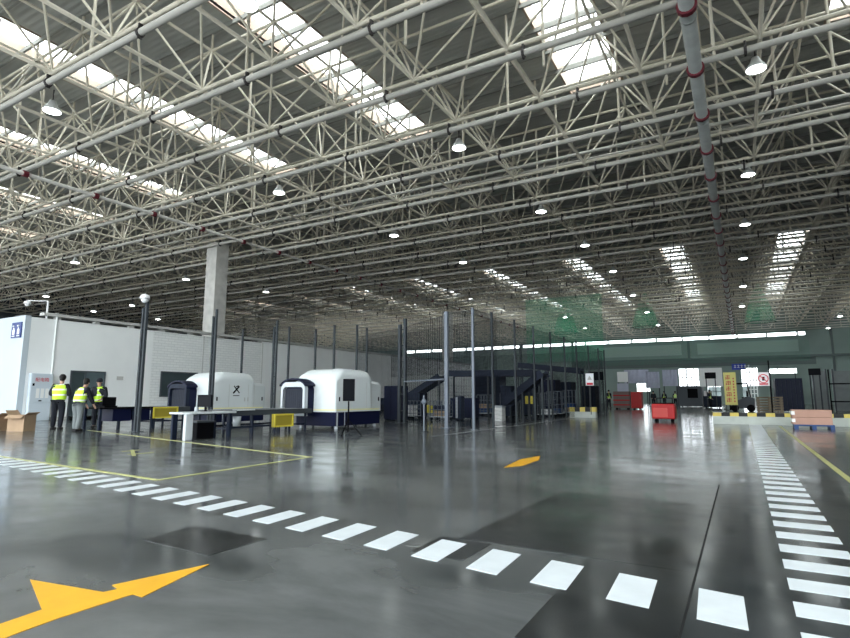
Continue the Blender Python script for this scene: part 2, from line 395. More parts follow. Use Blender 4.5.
for j, y in enumerate(BY):
    for i, x in enumerate(TX):
        if (i + j) % 2 == 0: hg.append(((x + .45, y + .04, 11.2), (x + .45, y + .04, ZR - .15)))
        if (i * 3 + j * 5) % 4 == 0: hg.append(((x - 1.0, y + 1.55, ZB + .1), (x - 1.0, y + 1.55, ZT)))
split(hg, 'hanger_rod', lambda b, it: b.tube(it[0], it[1], .05, 5, cap=False), M['truss'])
# secondary bracing layer above
sb = []
for x in TX:
    for y in TY[::2]:
        sb.append(((x, y, ZT), (x + GX, y, ZT + .55)))

# sprinkler pipes (one under each cross chord), with dark clamps
n = 0
for j, y in enumerate(BY):
    if y < 7: continue
    r = empty('sprinkler_pipe', ((BX[0] + BX[-1]) / 2, y - .06, 11.15))
    tag(r, 'pale sprinkler pipe hung crosswise under the roof frame with dark clamps', 'pipe', 'sprinkler pipes under the roof frame')
    rad = .10 if y < 40 else .075
    MB().tube((BX[0], y - .06, 11.15), (BX[-1], y - .06, 11.15), rad, 8).build('pipe', M['pipe'], r, smooth=True)
    if y < 62:
        for x in [BX[0] + 4.875 * k + (j % 3) * .8 for k in range(1, 20)]:
            if camd((x, y, 11.15)) < 75: MB().tube((x - .04, y - .06, 11.15), (x + .04, y - .06, 11.15), rad + .035, 8).box((x - .03, y - .12, 10.98), (x + .03, y, 11.42)).build('clamp', M['clamp'], r)
# cable tray bundle
for k, (yy, zz, rr) in enumerate([(23.2, 11.75, .07), (23.6, 11.95, .06), (24.3, 11.9, .08)]):
    o = MB().tube((-40, yy, zz), (XR - 1, yy, zz), rr, 8).build('conduit', M['pipe'], smooth=True)
    tag(o, ['slim pale conduit lowest of the close trio below the roof frame', 'slim pale conduit in the middle of the close trio below the roof frame', 'thicker pale conduit furthest of the close trio below the roof frame'][k], 'conduit', 'conduit bundle below the roof frame')
# long main pipe
r = empty('main_pipe', (-.52, 50, 10.95)); tag(r, 'thick grey main pipe with dark red couplings running away above the walkway', 'pipe')
b = MB().tube((-.52, 6, 10.95), (-.52, 96, 10.95), .19, 14); b.build('pipe', M['duct'], r, smooth=True)
for y in BY:
    if y > 7: MB().tube((-.52, y - .17, 10.95), (-.52, y - .02, 10.95), .25, 12).box((-.60, y - .12, 11.1), (-.44, y - .04, 11.46)).build('coupling', M['red_clamp'], r)
for k in range(14):
    y = 8.5 + 6.2 * k; MB().tube((-.52, y, 10.95), (-.52, y + .05, 10.95), .21, 12).build('flange', M['duct'], r)
# smaller Y pipe on the left
r = empty('branch_pipe', (-27, 22, 10.95)); tag(r, 'slim pipe with dark red couplings running lengthwise high above the left wall', 'pipe')
MB().tube((-27, 6, 10.95), (-27, 80, 10.95), .09, 8).build('pipe', M['pipe'], r, smooth=True)
for y in BY:
    if 7 < y < 80: MB().tube((-27, y - .18, 10.95), (-27, y + .02, 10.95), .15, 8).build('coupling', M['red_clamp'], r)

# ------------------------------------------------------------------ high bay lamps
def make_lamp(loc):
    r = empty('high_bay_lamp', loc); x, y, z = loc
    sh = MB().lathe(loc, [(.02, .34), (.10, .33), (.13, .22), (.16, .17), (.27, .02), (.285, -.05), (.27, -.05), (.25, 0)], 20).build('shade', M['lampbody'], r, smooth=True)
    MB().lathe(loc, [(.27, -.045), (.20, -.075), (.001, -.085)], 20).build('lens', M['lampglow'], sh, smooth=True)
    MB().tube((x, y, z + .33), (x, y, z + .75), .02, 6).build('hanging_rod', M['clamp'], r)
    return r
lamp_px = [(52, 110), (279, 192), (394, 235), (463, 262), (459, 147), (541, 211), (585, 245), (613, 271), (633, 295), (647, 312), (658, 325),
           (756, 68), (748, 174), (745, 224), (743, 258), (743, 286), (742, 306), (840, 316), (828, 328), (565, 317), (585, 328),
           (75, 262), (186, 279), (266, 291.5), (46, 296), (132, 305), (93.5, 311), (158, 319), (247, 3)]
lp = None; L_where = ['by the grey main pipe', 'left of the main pipe row']
for i, (x, y) in enumerate(lamp_px):
    q = gp(x, y, 10.95)
    if lp is None: lp = make_lamp(q); o = lp
    else: o = copy_tree(lp, q)
    tag(o, 'round high bay lamp glowing white, hung from the roof frame', 'lamp', 'high bay lamps under the roof')

# ------------------------------------------------------------------ lamps' light + daylight
wd = bpy.data.worlds.new('sky'); SC.world = wd; wd.use_nodes = True
bg = wd.node_tree.nodes['Background']; bg.inputs[0].default_value = (.88, .95, 1.0, 1); bg.inputs[1].default_value = 3.3

# ------------------------------------------------------------------ left white building
BXW = -29.05; BH = 4.88
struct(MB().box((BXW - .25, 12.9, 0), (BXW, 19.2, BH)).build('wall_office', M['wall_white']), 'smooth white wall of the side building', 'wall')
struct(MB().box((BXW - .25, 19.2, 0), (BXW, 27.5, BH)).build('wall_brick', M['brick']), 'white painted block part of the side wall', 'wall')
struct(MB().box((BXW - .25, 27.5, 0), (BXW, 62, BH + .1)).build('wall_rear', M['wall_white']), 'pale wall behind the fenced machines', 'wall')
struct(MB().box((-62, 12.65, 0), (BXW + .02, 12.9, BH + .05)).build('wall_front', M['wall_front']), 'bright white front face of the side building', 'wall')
b = MB().box((BXW - .35, 13.4, BH + .14), (BXW + .10, 62, BH + .28)); struct(b.build('trim_coping', M['coping']))
b = MB()
for k in range(26): b.box((BXW - .3, 14 + 1.9 * k, BH - .01), (BXW - .05, 14.25 + 1.9 * k, BH + .15))
struct(b.build('trim_spacers', M['coping']))
struct(MB().box((BXW, 12.9, .0), (BXW + .03, 62, .14)).build('baseboard_office', M['coping']))
b = MB()
for y in (22.6, 27.5, 33, 38.5, 44): b.box((BXW, y - .03, .1), (BXW + .02, y + .03, BH))
struct(b.build('trim_joints', M['coping']))
# door and window
r = empty('door_1', (BXW, 15.75, 0)); struct(r, 'dark framed double glass door in the white wall', 'door')
y0, y1, z1 = 14.88, 16.62, 2.42
MB().box((BXW, y0, 0), (BXW + .06, y0 + .07, z1)).box((BXW, y1 - .07, 0), (BXW + .06, y1, z1)).box((BXW, y0 + .07, z1 - .07), (BXW + .06, y1 - .07, z1)).build('frame', M['frame_dark'], r)
ym = y0 + .72
MB().box((BXW, y0 + .07, 0), (BXW + .03, ym - .03, z1 - .07)).build('leaf', M['glass_dark'], r)
MB().box((BXW, ym + .03, 0), (BXW + .03, y1 - .07, z1 - .07)).build('leaf', mat('grey_glass', (.10, .13, .14), .15), r)
MB().box((BXW, ym - .03, 0), (BXW + .05, ym + .03, z1 - .07)).build('mullion', M['frame_dark'], r)
r = empty('window_30', (BXW, 20.8, 1.2)); struct(r, 'dark window in the painted block wall', 'window')
MB().box((BXW, 19.86, 1.16), (BXW + .05, 22.2, 2.52)).build('pane', M['glass_dark'], r)
MB().box((BXW, 19.8, 1.1), (BXW + .08, 22.26, 1.17)).box((BXW, 19.8, 2.51), (BXW + .08, 22.26, 2.58)).box((BXW, 19.8, 1.17), (BXW + .08, 19.87, 2.51)).build('window_frame', M['frame_dark'], r)
# electrical cabinet
r = empty('electrical_cabinet', (-28.8, 13.5, 0)); tag(r, 'tall pale blue electrical cabinet with red lettering against the white wall corner', 'cabinet')
xc = BXW + .035
MB().box((xc, 13.02, 0), (xc + .24, 13.98, 2.2)).build('body', M['cabinet'], r, bevel=.015)
MB().box((xc + .24, 13.05, .85), (xc + .26, 13.95, 2.16)).build('door', M['cabinet'], r, bevel=.006); dr = r.children[-1]
MB().box((xc + .24, 13.05, .10), (xc + .26, 13.95, .82)).build('door', M['cabinet'], r, bevel=.006)
b = MB()
for k in range(3): b.box((xc + .26, 13.28 + .2 * k, 1.05), (xc + .265, 13.42 + .2 * k, 1.5))
b.build('notice', M['label'], dr)
MB().box((xc + .26, 13.1, 1.62), (xc + .29, 13.18, 1.74)).build('handle', M['black'], dr)
MB().box((xc + .26, 13.42, .90), (xc + .28, 13.54, .95)).build('latch', M['black'], r)
def text(s, size, loc, rot, m, parent=None, name='lettering'):
    c = bpy.data.curves.new(name, 'FONT'); c.body = s; c.size = size; c.align_x = 'CENTER'; c.align_y = 'CENTER'; c.extrude = .002
    o = bpy.data.objects.new(name, c); COL.objects.link(o); c.materials.append(m); o.rotation_euler = rot
    bpy.context.view_layer.update()
    me = bpy.data.meshes.new_from_object(o); bpy.data.objects.remove(o); o = bpy.data.objects.new(name, me); COL.objects.link(o); o.rotation_euler = rot
    o.parent = parent; o.location = Vector(loc) - W[parent.name]
    return o
text('配电箱', .20, (xc + .268, 13.5, 1.90), (R(90), 0, R(90)), M['red_text'], r)
# sign-style direction sign on the front face
r = empty('wall_sign', (-29.85, 12.62, 4.2)); tag(r, 'dark blue square sign with two white pictograms on the white front wall', 'sign')
MB().box((-30.15, 12.60, 3.88), (-29.25, 12.65, 4.62)).build('plate', M['blue_sign'], r)
b = MB()
for cx in (-29.92, -29.48):
    b.box((cx - .10, 12.59, 4.04), (cx + .10, 12.60, 4.28)).box((cx - .05, 12.59, 4.28), (cx + .05, 12.60, 4.36)).lathe((cx, 12.595, 4.44), [(.001, .05), (.06, .03), (.06, -.03), (.001, -.05)], 10)
    b.box((cx - .13, 12.59, 3.95), (cx + .13, 12.60, 3.99))
b.build('pictogram', M['sign_white'], r)
# small grey plaque, downpipe, bracket
tag(MB().box((BXW, 17.25, 2.0), (BXW + .02, 17.6, 2.2)).build('wall_plaque', M['coping']), 'small grey plaque on the white wall right of the glass door', 'plaque')
r = empty('downpipe', (BXW + .1, 14.3, 2.2)); tag(r, 'white pipe running down the wall beside the electrical cabinet', 'pipe')
MB().path([(BXW + .05, 14.0, 5.15), (BXW + .05, 14.0, .1)], .04, 8).build('pipe', M['wall_white'], r)
MB().tube((BXW - .3, 14.0, 5.15), (BXW + .10, 14.0, 5.15), .06, 8).build('elbow', M['wall_white'], r)
def sec_cam(x, y, z0, z1, arm, label, dome=True):
    r = empty('security_camera', (x, y, z0)); tag(r, label, 'camera')
    MB().tube((x, y, z0), (x, y, z1), .045, 8).build('pole', M['camwhite'], r)
    ax, ay = x + arm[0], y + arm[1]
    MB().tube((x, y, z1), (ax, ay, z1 + .02), .025, 6).build('arm', M['camwhite'], r)
    if dome:
        MB().lathe((ax, ay, z1 - .12), [(.02, .14), (.12, .10), (.17, 0), (.15, -.03), (.001, -.03)], 14).build('housing', M['camwhite'], r, smooth=True)
        MB().ball((ax, ay, z1 - .17), .12, 10).build('dome', M['camwhite'], r, smooth=True)
    return r
sec_cam(BXW - .1, 13.6, BH, 5.75, (-.75, -.55, 0), 'white dome camera on an arm above the corner of the white building')

# ------------------------------------------------------------------ floor markings
def slab(poly, name, m, z=.004, parent=None): return MB().prism([(p[0], p[1]) for p in poly], 'z', .0005, z).build(name, m, parent)
r = empty('crosswalk', (-4, 3.8, 0)); tag(r, 'white striped walkway crossing the floor in front', 'floor marking')
for k in range(29):
    x1 = -.05 - .452 * k; x0 = x1 - .225; ylo = 3.16 + .125 * (-x1); 
    slab([(x0, ylo + .03), (x1, ylo), (x1 - .02, ylo + .5), (x0 - .02, ylo + .53)], 'stripe', M['white_paint'], .0035, r)
r = empty('crosswalk', (.37, 14, 0)); tag(r, 'white striped walkway running straight away under the main pipe', 'floor marking')
for k in range(56):
    y = 2.58 + .452 * k; wx = .58
    slab([(.16, y), (wx, y), (wx, y + .235), (.16, y + .235)], 'stripe', M['white_paint'], .0035, r)
pp = lambda l: [gp(*q) for q in l]
arrow = slab(pp([(-60, 640), (0, 624.5), (42, 610), (30, 580), (103, 592.5), (118, 589.5), (112, 585.5), (209, 564.5), (142, 597.5), (133, 594.5), (60, 618), (0, 640), (-40, 652)]), 'turn_arrow', M['yellow_paint'], .0035)
tag(arrow, 'large yellow arrow painted on the floor, forward and left turn', 'floor marking')
tag(slab(pp([(504, 467.5), (520, 459.5), (540, 456), (539, 460), (522, 466)]), 'small_arrow', M['yellow_paint'], .0035), 'small yellow arrow painted in the middle of the floor', 'floor marking')
def line(p, q, w, name, m, label):
    a = Vector((p[0], p[1])); b = Vector((q[0], q[1])); n_ = (b - a).normalized(); n_ = Vector((-n_.y, n_.x)) * w / 2
    return tag(slab([a - n_, b - n_, b + n_, a + n_], name, m, .005), label, 'floor marking')
line((-7.0, 7.95), (-6.85, 4.74), .07, 'floor_line', M['pale_yellow'], 'short yellow line closing the marked bay beside the striped walkway')
line((-6.85, 4.74), (-14.6, 5.25), .07, 'floor_line', M['pale_yellow'], 'long pale yellow line beside the striped walkway')
line((-7.0, 7.9), (-19, 10.45), .07, 'floor_line', M['pale_yellow'], 'long pale yellow line in front of the screening tables')
line((1.17, 5.0), (1.17, 25.2), .08, 'floor_line', M['pale_yellow'], 'straight yellow line right of the walkway running away')
line((-7.6, 13.5), (-7.75, 30), .06, 'floor_line', mat('faded_line', (.16, .17, .17), .4), 'faded grey line along the mesh cage')
r = empty('floor_mark', (-12, 7, 0)); tag(r, 'small faded yellow lettering strokes inside the marked bay', 'floor marking')
for a, c in (((122, 451.5), (140, 450)), ((128, 454.5), (153, 452.5)), ((132, 450), (134, 456))):
    p0, p1 = gp(*a), gp(*c); MB().beam((p0.x, p0.y, .003), (p1.x, p1.y, .003), .07, .004).build('stroke', M['pale_yellow'], r)
# darker concrete patches
def patch(poly, lab, m='patch', z=.002):
    o = slab(poly, 'floor_patch', M[m], z); struct(o, lab, 'floor patch')
patch([(-4.10, 2.75), (-3.32, 2.72), (-3.30, 3.25), (-4.2, 3.28)], 'small dark square patch in the floor')
patch([(-2.0, 4.02), (-.33, 4.0), (-.33, 6.45), (-1.92, 6.6)], 'large dark rectangle patch in the floor')
patch([(-.99, 2.55), (-.33, 2.55), (-.33, 4.0), (-1.0, 3.99)], 'dark patch under the first walkway stripes')
patch([(-2.15, 3.52), (-1.72, 3.5), (-1.72, 3.98), (-2.15, 4.0)], 'small dark square under a stripe')
patch([(-.32, 1.5), (.95, 1.5), (.95, 25), (-.32, 7)], 'dark floor lane under the straight walkway', 'strip')
struct(MB().box((-.335, 2.4, .001), (-.322, 8.0, .003)).build('trim_joint', M['joint']))

# ------------------------------------------------------------------ screening machines
def machine(cx, y0, label, frame, logo, mirror=False):
    """x = centre, y0 = front face"""
    r = empty('screening_machine', (cx, y0 + 1.4, 0)); tag(r, label, 'scanner')
    hw = .95
    def section(y, w, zt, rad, z0=.58):
        pts = [(-w, z0)]
        for i in range(7):
            t = R(180 - 15 * i); pts.append((-w + rad + rad * math.cos(t), zt - rad + rad * math.sin(t)))
        for i in range(7):
            t = R(90 - 15 * i); pts.append((w - rad + rad * math.cos(t), zt - rad + rad * math.sin(t)))
        pts.append((w, z0)); return [(cx + a, y, z) for a, z in pts]
    secs = [(0, .90, 1.74, .22), (.03, .93, 1.80, .22), (.15, .95, 1.90, .24), (.42, .95, 2.06, .30), (.60, .95, 2.10, .32), (1.75, .95, 2.10, .32), (1.95, .95, 2.06, .30), (2.05, .95, 1.95, .26),
            (2.07, .94, 1.72, .16), (2.62, .94, 1.68, .16), (2.72, .92, 1.62, .15), (2.76, .88, 1.55, .15)]
    b = MB(); k = None
    for (y, w, zt, rad) in secs:
        s_ = section(y0 + y, w, zt, rad); k = len(s_); b.v += [Vector(q) for q in s_]
    for j in range(len(secs) - 1):
        for i in range(k): b.f.append((j * k + i, j * k + (i + 1) % k, (j + 1) * k + (i + 1) % k, (j + 1) * k + i))
    b.f.append(tuple(range(k - 1, -1, -1))); b.f.append(tuple(range((len(secs) - 1) * k, len(secs) * k)))
    shl = auto_smooth(b.build('shell', M['shell'], r)); W[shl.name] = W[r.name]
    MB().box((cx - .90, y0 + .04, .10), (cx + .91, y0 + 2.70, .58)).build('base', M['navy'], r, bevel=.02)
    MB().box((cx + .951, y0 + .02, .63), (cx + .957, y0 + 2.6, .68)).box((cx - .9, y0 - .006, .63), (cx + .92, y0 - .001, .68)).build('stripe', M['stripe'], shl)
    b = MB()
    for y in (.75, 1.75, 2.07): b.box((cx + .951, y0 + y, .7), (cx + .955, y0 + y + .012, 1.62))
    b.build('panel_seam', M['coping'], shl)
    for y in (.14, 2.5): MB().box((cx + .95, y0 + y, .95), (cx + .97, y0 + y + .05, 1.10)).build('lock', M['black'], shl)
    for (x, y) in ((-.8, .2), (.8, .2), (-.8, 2.5), (.8, 2.5)): MB().tube((cx + x, y0 + y, 0), (cx + x, y0 + y, .10), .06, 10).build('foot', M['silver'], r)
    MB().box((cx + .915, y0 + .08, .12), (cx + .935, y0 + .13, .57)).box((cx + .915, y0 + .50, .12), (cx + .93, y0 + .54, .57)).build('base_trim', M['silver'], r)
    MB().box((cx + .2, y0 + .7, 2.085), (cx + .6, y0 + 1.2, 2.12)).build('roof_hatch', M['shell'], shl, bevel=.01)
    # tunnel hood
    tx = cx - .60; tw = .56; ty = y0 - .50
    def arch(w, z0, z1, ch): return [(tx - w, z0), (tx + w, z0), (tx + w, z1 - ch), (tx + w - ch * .35, z1 - ch * .35), (tx + w - ch, z1), (tx - w + ch, z1), (tx - w + ch * .35, z1 - ch * .35), (tx - w, z1 - ch)]
    fr = MB(); o1 = arch(tw, .45, 1.62, .20); i1 = arch(tw - .09, .56, 1.45, .10)
    kk = len(o1)
    fr.add([(p[0], ty, p[1]) for p in o1] + [(p[0], ty, p[1]) for p in i1] + [(p[0], ty + .16, p[1]) for p in o1] + [(p[0], ty + .16, p[1]) for p in i1],
           [q for i in range(kk) for q in ((i, (i + 1) % kk, kk + (i + 1) % kk, kk + i), (2 * kk + i, 3 * kk + i, 3 * kk + (i + 1) % kk, 2 * kk + (i + 1) % kk),
                                            (i, 2 * kk + i, 2 * kk + (i + 1) % kk, (i + 1) % kk), (kk + i, kk + (i + 1) % kk, 3 * kk + (i + 1) % kk, 3 * kk + i))])
    fr.build('tunnel_frame', frame, r)
    MB().prism(arch(tw - .02, .45, 1.58, .20), 'y', ty + .17, y0 + .02).build('tunnel', M['navy'], r)
    cu = MB()
    for q in range(9): cu.box((tx - .44 + .098 * q, ty + .10, .60), (tx - .44 + .098 * q + .09, ty + .12, 1.39))
    cu.build('curtain', M['rubber'], r)
    hd = MB(); pts = []
    for i in range(9):
        t = R(150 - 15 * i); pts.append((tx + .72 * math.cos(t), 1.28 + .48 * math.sin(t)))
    inn = [(tx + (p[0] - tx) * .93, p[1] - .05) for p in pts]
    hd.prism(pts + inn[::-1], 'y', ty - .03, y0 - .02); hd.build('hood', M['navy'], r)
    if logo:
        b = MB(); lx = cx + .953; c = (y0 + 1.12, 1.40)
        b.beam((lx, c[0] - .16, c[1] - .15), (lx, c[0] + .14, c[1] + .14), .012, .07).beam((lx, c[0] - .13, c[1] + .15), (lx, c[0] + .16, c[1] - .14), .012, .045).beam((lx, c[0] - .02, c[1] + .12), (lx, c[0] + .10, c[1] + .16), .012, .04)
        b.box((lx - .002, c[0] - .16, c[1] - .26), (lx + .006, c[0] + .16, c[1] - .23)); b.build('logo', M['black'], shl)
        b = MB()
        for q in (1.55, 1.72): b.box((lx - .002, y0 + q, .92), (lx + .006, y0 + q + .05, 1.08))
        b.build('marking', M['coping'], shl)
    return r
machine(-18.95, 14.6, 'white domed baggage scanner with a dark cross logo, behind the tall posts', M['navy2'], True)
machine(-13.05, 14.9, 'white domed baggage scanner with a silver tunnel frame, behind the speaker stand', M['silver'], False)

def conveyor(x0, x1, ya, yb, z, name, label, mtop, cat, legs):
    r = empty(name, ((x0 + x1) / 2, (ya + yb) / 2, 0)); tag(r, label, cat)
    MB().box((x0, ya, z - .05), (x1, yb, z)).build('bed', mtop, r, bevel=.01)
    MB().box((x1, ya, z - .14), (x1 + .03, yb, z + .02)).box((x0 - .03, ya, z - .14), (x0, yb, z + .02)).build('side_rail', M['post'], r)
    if mtop is M['roller']:
        b = MB(); n_ = int((yb - ya) / .12)
        for k in range(n_): b.tube((x0 + .02, ya + .06 + .12 * k, z - .005), (x1 - .02, ya + .06 + .12 * k, z - .005), .03, 6)
        b.build('rollers', M['roller'], r)
    for y in legs:
        for x in (x0 + .04, x1 - .04): MB().box((x - .03, y - .03, 0), (x + .03, y + .03, z - .05)).build('leg', M['navy2'], r)
        MB().box((x0 + .07, y - .02, .18), (x1 - .07, y + .02, .22)).build('crossbar', M['navy2'], r)
    MB().box((x0 + .02, legs[0] + .03, .20), (x0 + .06, legs[-1] - .03, .25)).box((x1 - .06, legs[0] + .03, .20), (x1 - .02, legs[-1] - .03, .25)).build('stretcher', M['navy2'], r)
    return r
conveyor(-14.05, -12.72, 10.75, 14.35, .70, 'roller_conveyor', 'grey roller conveyor feeding the silver framed scanner', M['roller'], 'conveyor', (10.9, 11.8, 12.9, 14.1))
conveyor(-19.95, -18.65, 12.47, 14.05, .72, 'roller_conveyor', 'short dark roller conveyor at the mouth of the cross logo scanner', M['roller'], 'conveyor', (12.6, 13.8))
# white round-ended table
r = empty('inspection_table', (-12.7, 9.9, 0)); tag(r, 'white topped inspection table with a thick white panel leg', 'table')
MB().prism([(-12.98, 10.70), (-12.98, 9.25), (-12.85, 9.08), (-12.33, 9.08), (-12.2, 9.25), (-12.2, 10.70)], 'z', .66, .71).build('top', M['table_white'], r, bevel=.01)
MB().box((-12.36, 9.14, 0), (-12.25, 9.36, .66)).build('leg', M['table_white'], r, bevel=.02)
MB().box((-12.94, 9.2, 0), (-12.86, 9.36, .66)).build('leg', M['navy2'], r, bevel=.02)
MB().box((-12.32, 10.5, 0), (-12.24, 10.58, .66)).build('leg', M['navy2'], r)
MB().box((-12.94, 10.5, 0), (-12.86, 10.58, .66)).build('leg', M['navy2'], r)
r = empty('black_table', (-18.95, 11.3, 0)); tag(r, 'long black inspection table where the workers in vests stand', 'table')
MB().box((-19.4, 10.45, .70), (-18.4, 12.42, .75)).build('top', M['black'], r, bevel=.01)
MB().box((-19.3, 10.95, .28), (-18.5, 11.6, .69)).build('drawer_unit', M['navy'], r, bevel=.01)
MB().box((-19.3, 11.75, .30), (-18.5, 12.3, .69)).build('drawer_unit', M['navy'], r, bevel=.01)
for x in (-19.34, -18.46):
    for y in (10.5, 11.68, 12.36): MB().box((x - .04, y - .04, 0), (x + .04, y + .04, .70)).build('leg', M['navy2'], r)
def guard_box(x, ya, yb, za, zb, label):
    r = empty('guard_box', (x, (ya + yb) / 2, za)); tag(r, label, 'guard')
    MB().box((x, ya, za), (x + .10, yb, zb)).build('body', M['guard_in'], r)
    e = .05
    MB().box((x + .10, ya, za), (x + .13, yb, za + e)).box((x + .10, ya, zb - e), (x + .13, yb, zb)).box((x + .10, ya, za + e), (x + .13, ya + e, zb - e)).box((x + .10, yb - e, za + e), (x + .13, yb, zb - e)).build('frame', M['guard'], r)
    for y in (ya + .1, yb - .1): MB().box((x + .02, y - .025, 0), (x + .07, y + .025, za)).build('leg', M['navy2'], r)
guard_box(-12.6, 12.42, 13.25, .18, .58, 'yellow framed guard panel on the conveyor of the silver framed scanner')
guard_box(-18.5, 12.35, 13.35, .34, .74, 'yellow framed guard panel on the conveyor of the cross logo scanner')
# monitor
r = empty('computer_monitor', (-12.75, 10.1, .71)); tag(r, 'black computer monitor on the white topped table', 'monitor')
MB().box((-13.0, 10.02, .83), (-12.44, 10.07, 1.16)).build('screen', M['screen'], r, bevel=.008)
MB().box((-12.76, 10.07, .72), (-12.70, 10.11, 1.0)).build('stand', M['black'], r)
MB().box((-12.86, 10.0, .711), (-12.6, 10.2, .725)).build('foot', M['black'], r)
for i, (x, y, s) in enumerate([(-12.5, 9.62, .05), (-12.6, 9.72, .04)]):
    tag(MB().lathe((x, y, .711), [(.001, 0), (s, 0), (s * .9, .12), (s * .5, .14), (.001, .14)], 12).build('cup', M['black' if i else 'silver'], smooth=True), ['silver cup on the white topped table', 'black cup on the white topped table'][i], 'cup')
tag(MB().box((-12.6, 11.15, .71), (-12.9, 11.75, .735)).build('tray', M['table_white'], bevel=.008), 'flat white tray lying on the roller conveyor', 'tray')
r = empty('storage_crate', (-12.9, 9.9, 0)); tag(r, 'black crate standing under the white topped table', 'crate')
MB().box((-13.1, 9.75, 0), (-12.6, 10.3, .42)).build('body', M['black'], r, bevel=.02); MB().box((-13.12, 9.73, .42), (-12.58, 10.32, .46)).build('lid', M['frame_dark'], r)
tag(MB().lathe((-12.75, 11.2, .26), [(.001, 0), (.10, 0), (.12, .28), (.10, .28), (.09, .02)], 14).build('waste_bin', M['silver'], smooth=True), 'small pale bin held under the roller conveyor', 'bin')
# speaker on tripod
r = empty('speaker_stand', (-9.81, 12.64, 0)); tag(r, 'black tripod stand in front of the white scanner', 'stand')
sx, sy = -9.81, 12.64
MB().tube((sx, sy, .12), (sx, sy, .98), .022, 8).build('pole', M['black'], r)
MB().tube((sx, sy, .42), (sx, sy, .50), .035, 8).build('collar', M['black'], r)
for k in range(3):
    t = R(40 + 120 * k); MB().tube((sx, sy, .47), (sx + .38 * math.cos(t), sy + .38 * math.sin(t), .01), .014, 6).build('leg', M['black'], r)
    MB().tube((sx, sy, .16), (sx + .22 * math.cos(t), sy + .22 * math.sin(t), .20), .009, 6).build('brace', M['black'], r)
r = empty('loudspeaker', (sx, sy, .98)); tag(r, 'black loudspeaker box on the tripod stand', 'speaker')
o = MB().prism([(-.17, -.15), (.17, -.15), (.13, .15), (-.13, .15)], 'z', 0, .63)
for v in o.v:
    a = R(38); x_, y_ = v.x, v.y; v.x = sx + x_ * math.cos(a) - y_ * math.sin(a); v.y = sy + x_ * math.sin(a) + y_ * math.cos(a); v.z += .985
o.build('cabinet', M['black'], r, bevel=.012)
gr = MB().cbox((0, -.158, .31), (.29, .012, .56))
for v in gr.v:
    a = R(38); x_, y_ = v.x, v.y; v.x = sx + x_ * math.cos(a) - y_ * math.sin(a); v.y = sy + x_ * math.sin(a) + y_ * math.cos(a); v.z += .985
gr.build('grille', M['screen'], r)

# ------------------------------------------------------------------ tall posts
def post(q, h, w, label, m='post', double=False, group=None):
    x, y = q[0], q[1]
    r = empty('steel_post', (x, y, 0)); tag(r, label, 'post', group)
    MB().box((x - w * 1.4, y - w * 1.4, 0), (x + w * 1.4, y + w * 1.4, .015)).build('base_plate', M[m], r)
    if double:
        for s in (-1, 1): MB().box((x + s * w * .8 - w * .35, y - w * .4, .015), (x + s * w * .8 + w * .35, y + w * .4, h - (0 if s > 0 else .25))).build('upright', M[m], r)
        for k in range(6): MB().box((x - w * .44, y - .02, .5 + k * .7), (x + w * .44, y + .02, .54 + k * .7)).build('tie', M[m], r)
    else:
        MB().box((x - w / 2, y - w / 2, .015), (x + w / 2, y + w / 2, h)).build('upright', M[m], r)
        MB().box((x - w / 2 - .01, y - w / 2 - .01, h), (x + w / 2 + .01, y + w / 2 + .01, h + .02)).build('cap', M[m], r)
    return r
post((-16.8, 10.75), 4.25, .105, 'dark double steel post with a camera on top, in front of the white wall', double=True)
sec_cam(-16.8, 10.75, 4.25, 4.42, (.12, -.12, 0), 'white dome camera on top of the tall double post')
post((-16.6, 13.35), 4.3, .095, 'dark double steel post in front of the cross logo scanner', double=True)
post((-16.3, 16.1), 4.2, .095, 'dark double steel post just beyond the cross logo scanner', double=True)
for i, (x, ty) in enumerate([(240, 329), (287, 327), (314, 329), (333, 325), (356, 325), (366, 328)]):
    fwd = 3.15 * 550 / (397 - ty); d_ = ray(x, 397); s = fwd / (d_.x * -math.sin(YAW) + d_.y * math.cos(YAW)); post((d_.x * s, d_.y * s), 4.25, .075, 'slim dark steel post in the row before the pale rear wall', group='slim posts before the rear wall')
post(gp(402, 423), 4.5, .17, 'thick dark steel post right of the scanners', double=True)
post(gp(447, 428), 4.2, .13, 'thick blue grey steel post in the middle of the cage', m='post_light')
post(gp(474, 430), 4.15, .08, 'bright silver steel post at the cage corner', m='post_light')
cage = []
for i, (x, ty) in enumerate([(493, 317), (516, 324), (535, 331), (552, 336), (566, 340), (578, 343), (590, 346), (600, 348), (606, 349.5)]):
    X = -7.85; d_ = ray(x, 397); Y = X * d_.y / d_.x; cage.append((X, Y))
    post((X, Y), 4.2, .07, 'thin dark post of the netted cage', group='thin posts of the netted cage')
def net(name, a, c, z0, z1, m, label, group=None):
    """thin net sheet, with its steel cables"""
    r = empty(name, ((a[0] + c[0]) / 2, (a[1] + c[1]) / 2, z0)); tag(r, label, 'net', group)
    MB().add([(a[0], a[1], z0), (c[0], c[1], z0), (c[0], c[1], z1), (a[0], a[1], z1)], [(0, 1, 2, 3)]).build('netting', m, r, uv=True)
    for z in (z0, z1): MB().tube((a[0], a[1], z), (c[0], c[1], z), .009, 5).build('rail', M['post'], r)
    return r
c0 = gp(474, 430)
net('cage_fence', (-7.97, 17.3), (-7.97, cage[-1][1]), .05, 4.15, M['net_black'], 'black wire mesh along the cage beside the grey aisle')
net('cage_fence', (-8.04, 17.12), (-9.08, 17.5), .05, 4.1, M['net_black'], 'short black mesh panel between the silver and blue grey posts')
net('cage_fence', (-9.4, 17.75), (-12.3, 19.75), .05, 4.1, M['net_black'], 'black mesh panel between the blue grey and thick dark posts')
net('cage_fence', (cage[-1][0], cage[-1][1] + .1), (-24, cage[-1][1] + .1), .05, 4.15, M['net_black'], 'black mesh across the far end of the cage')
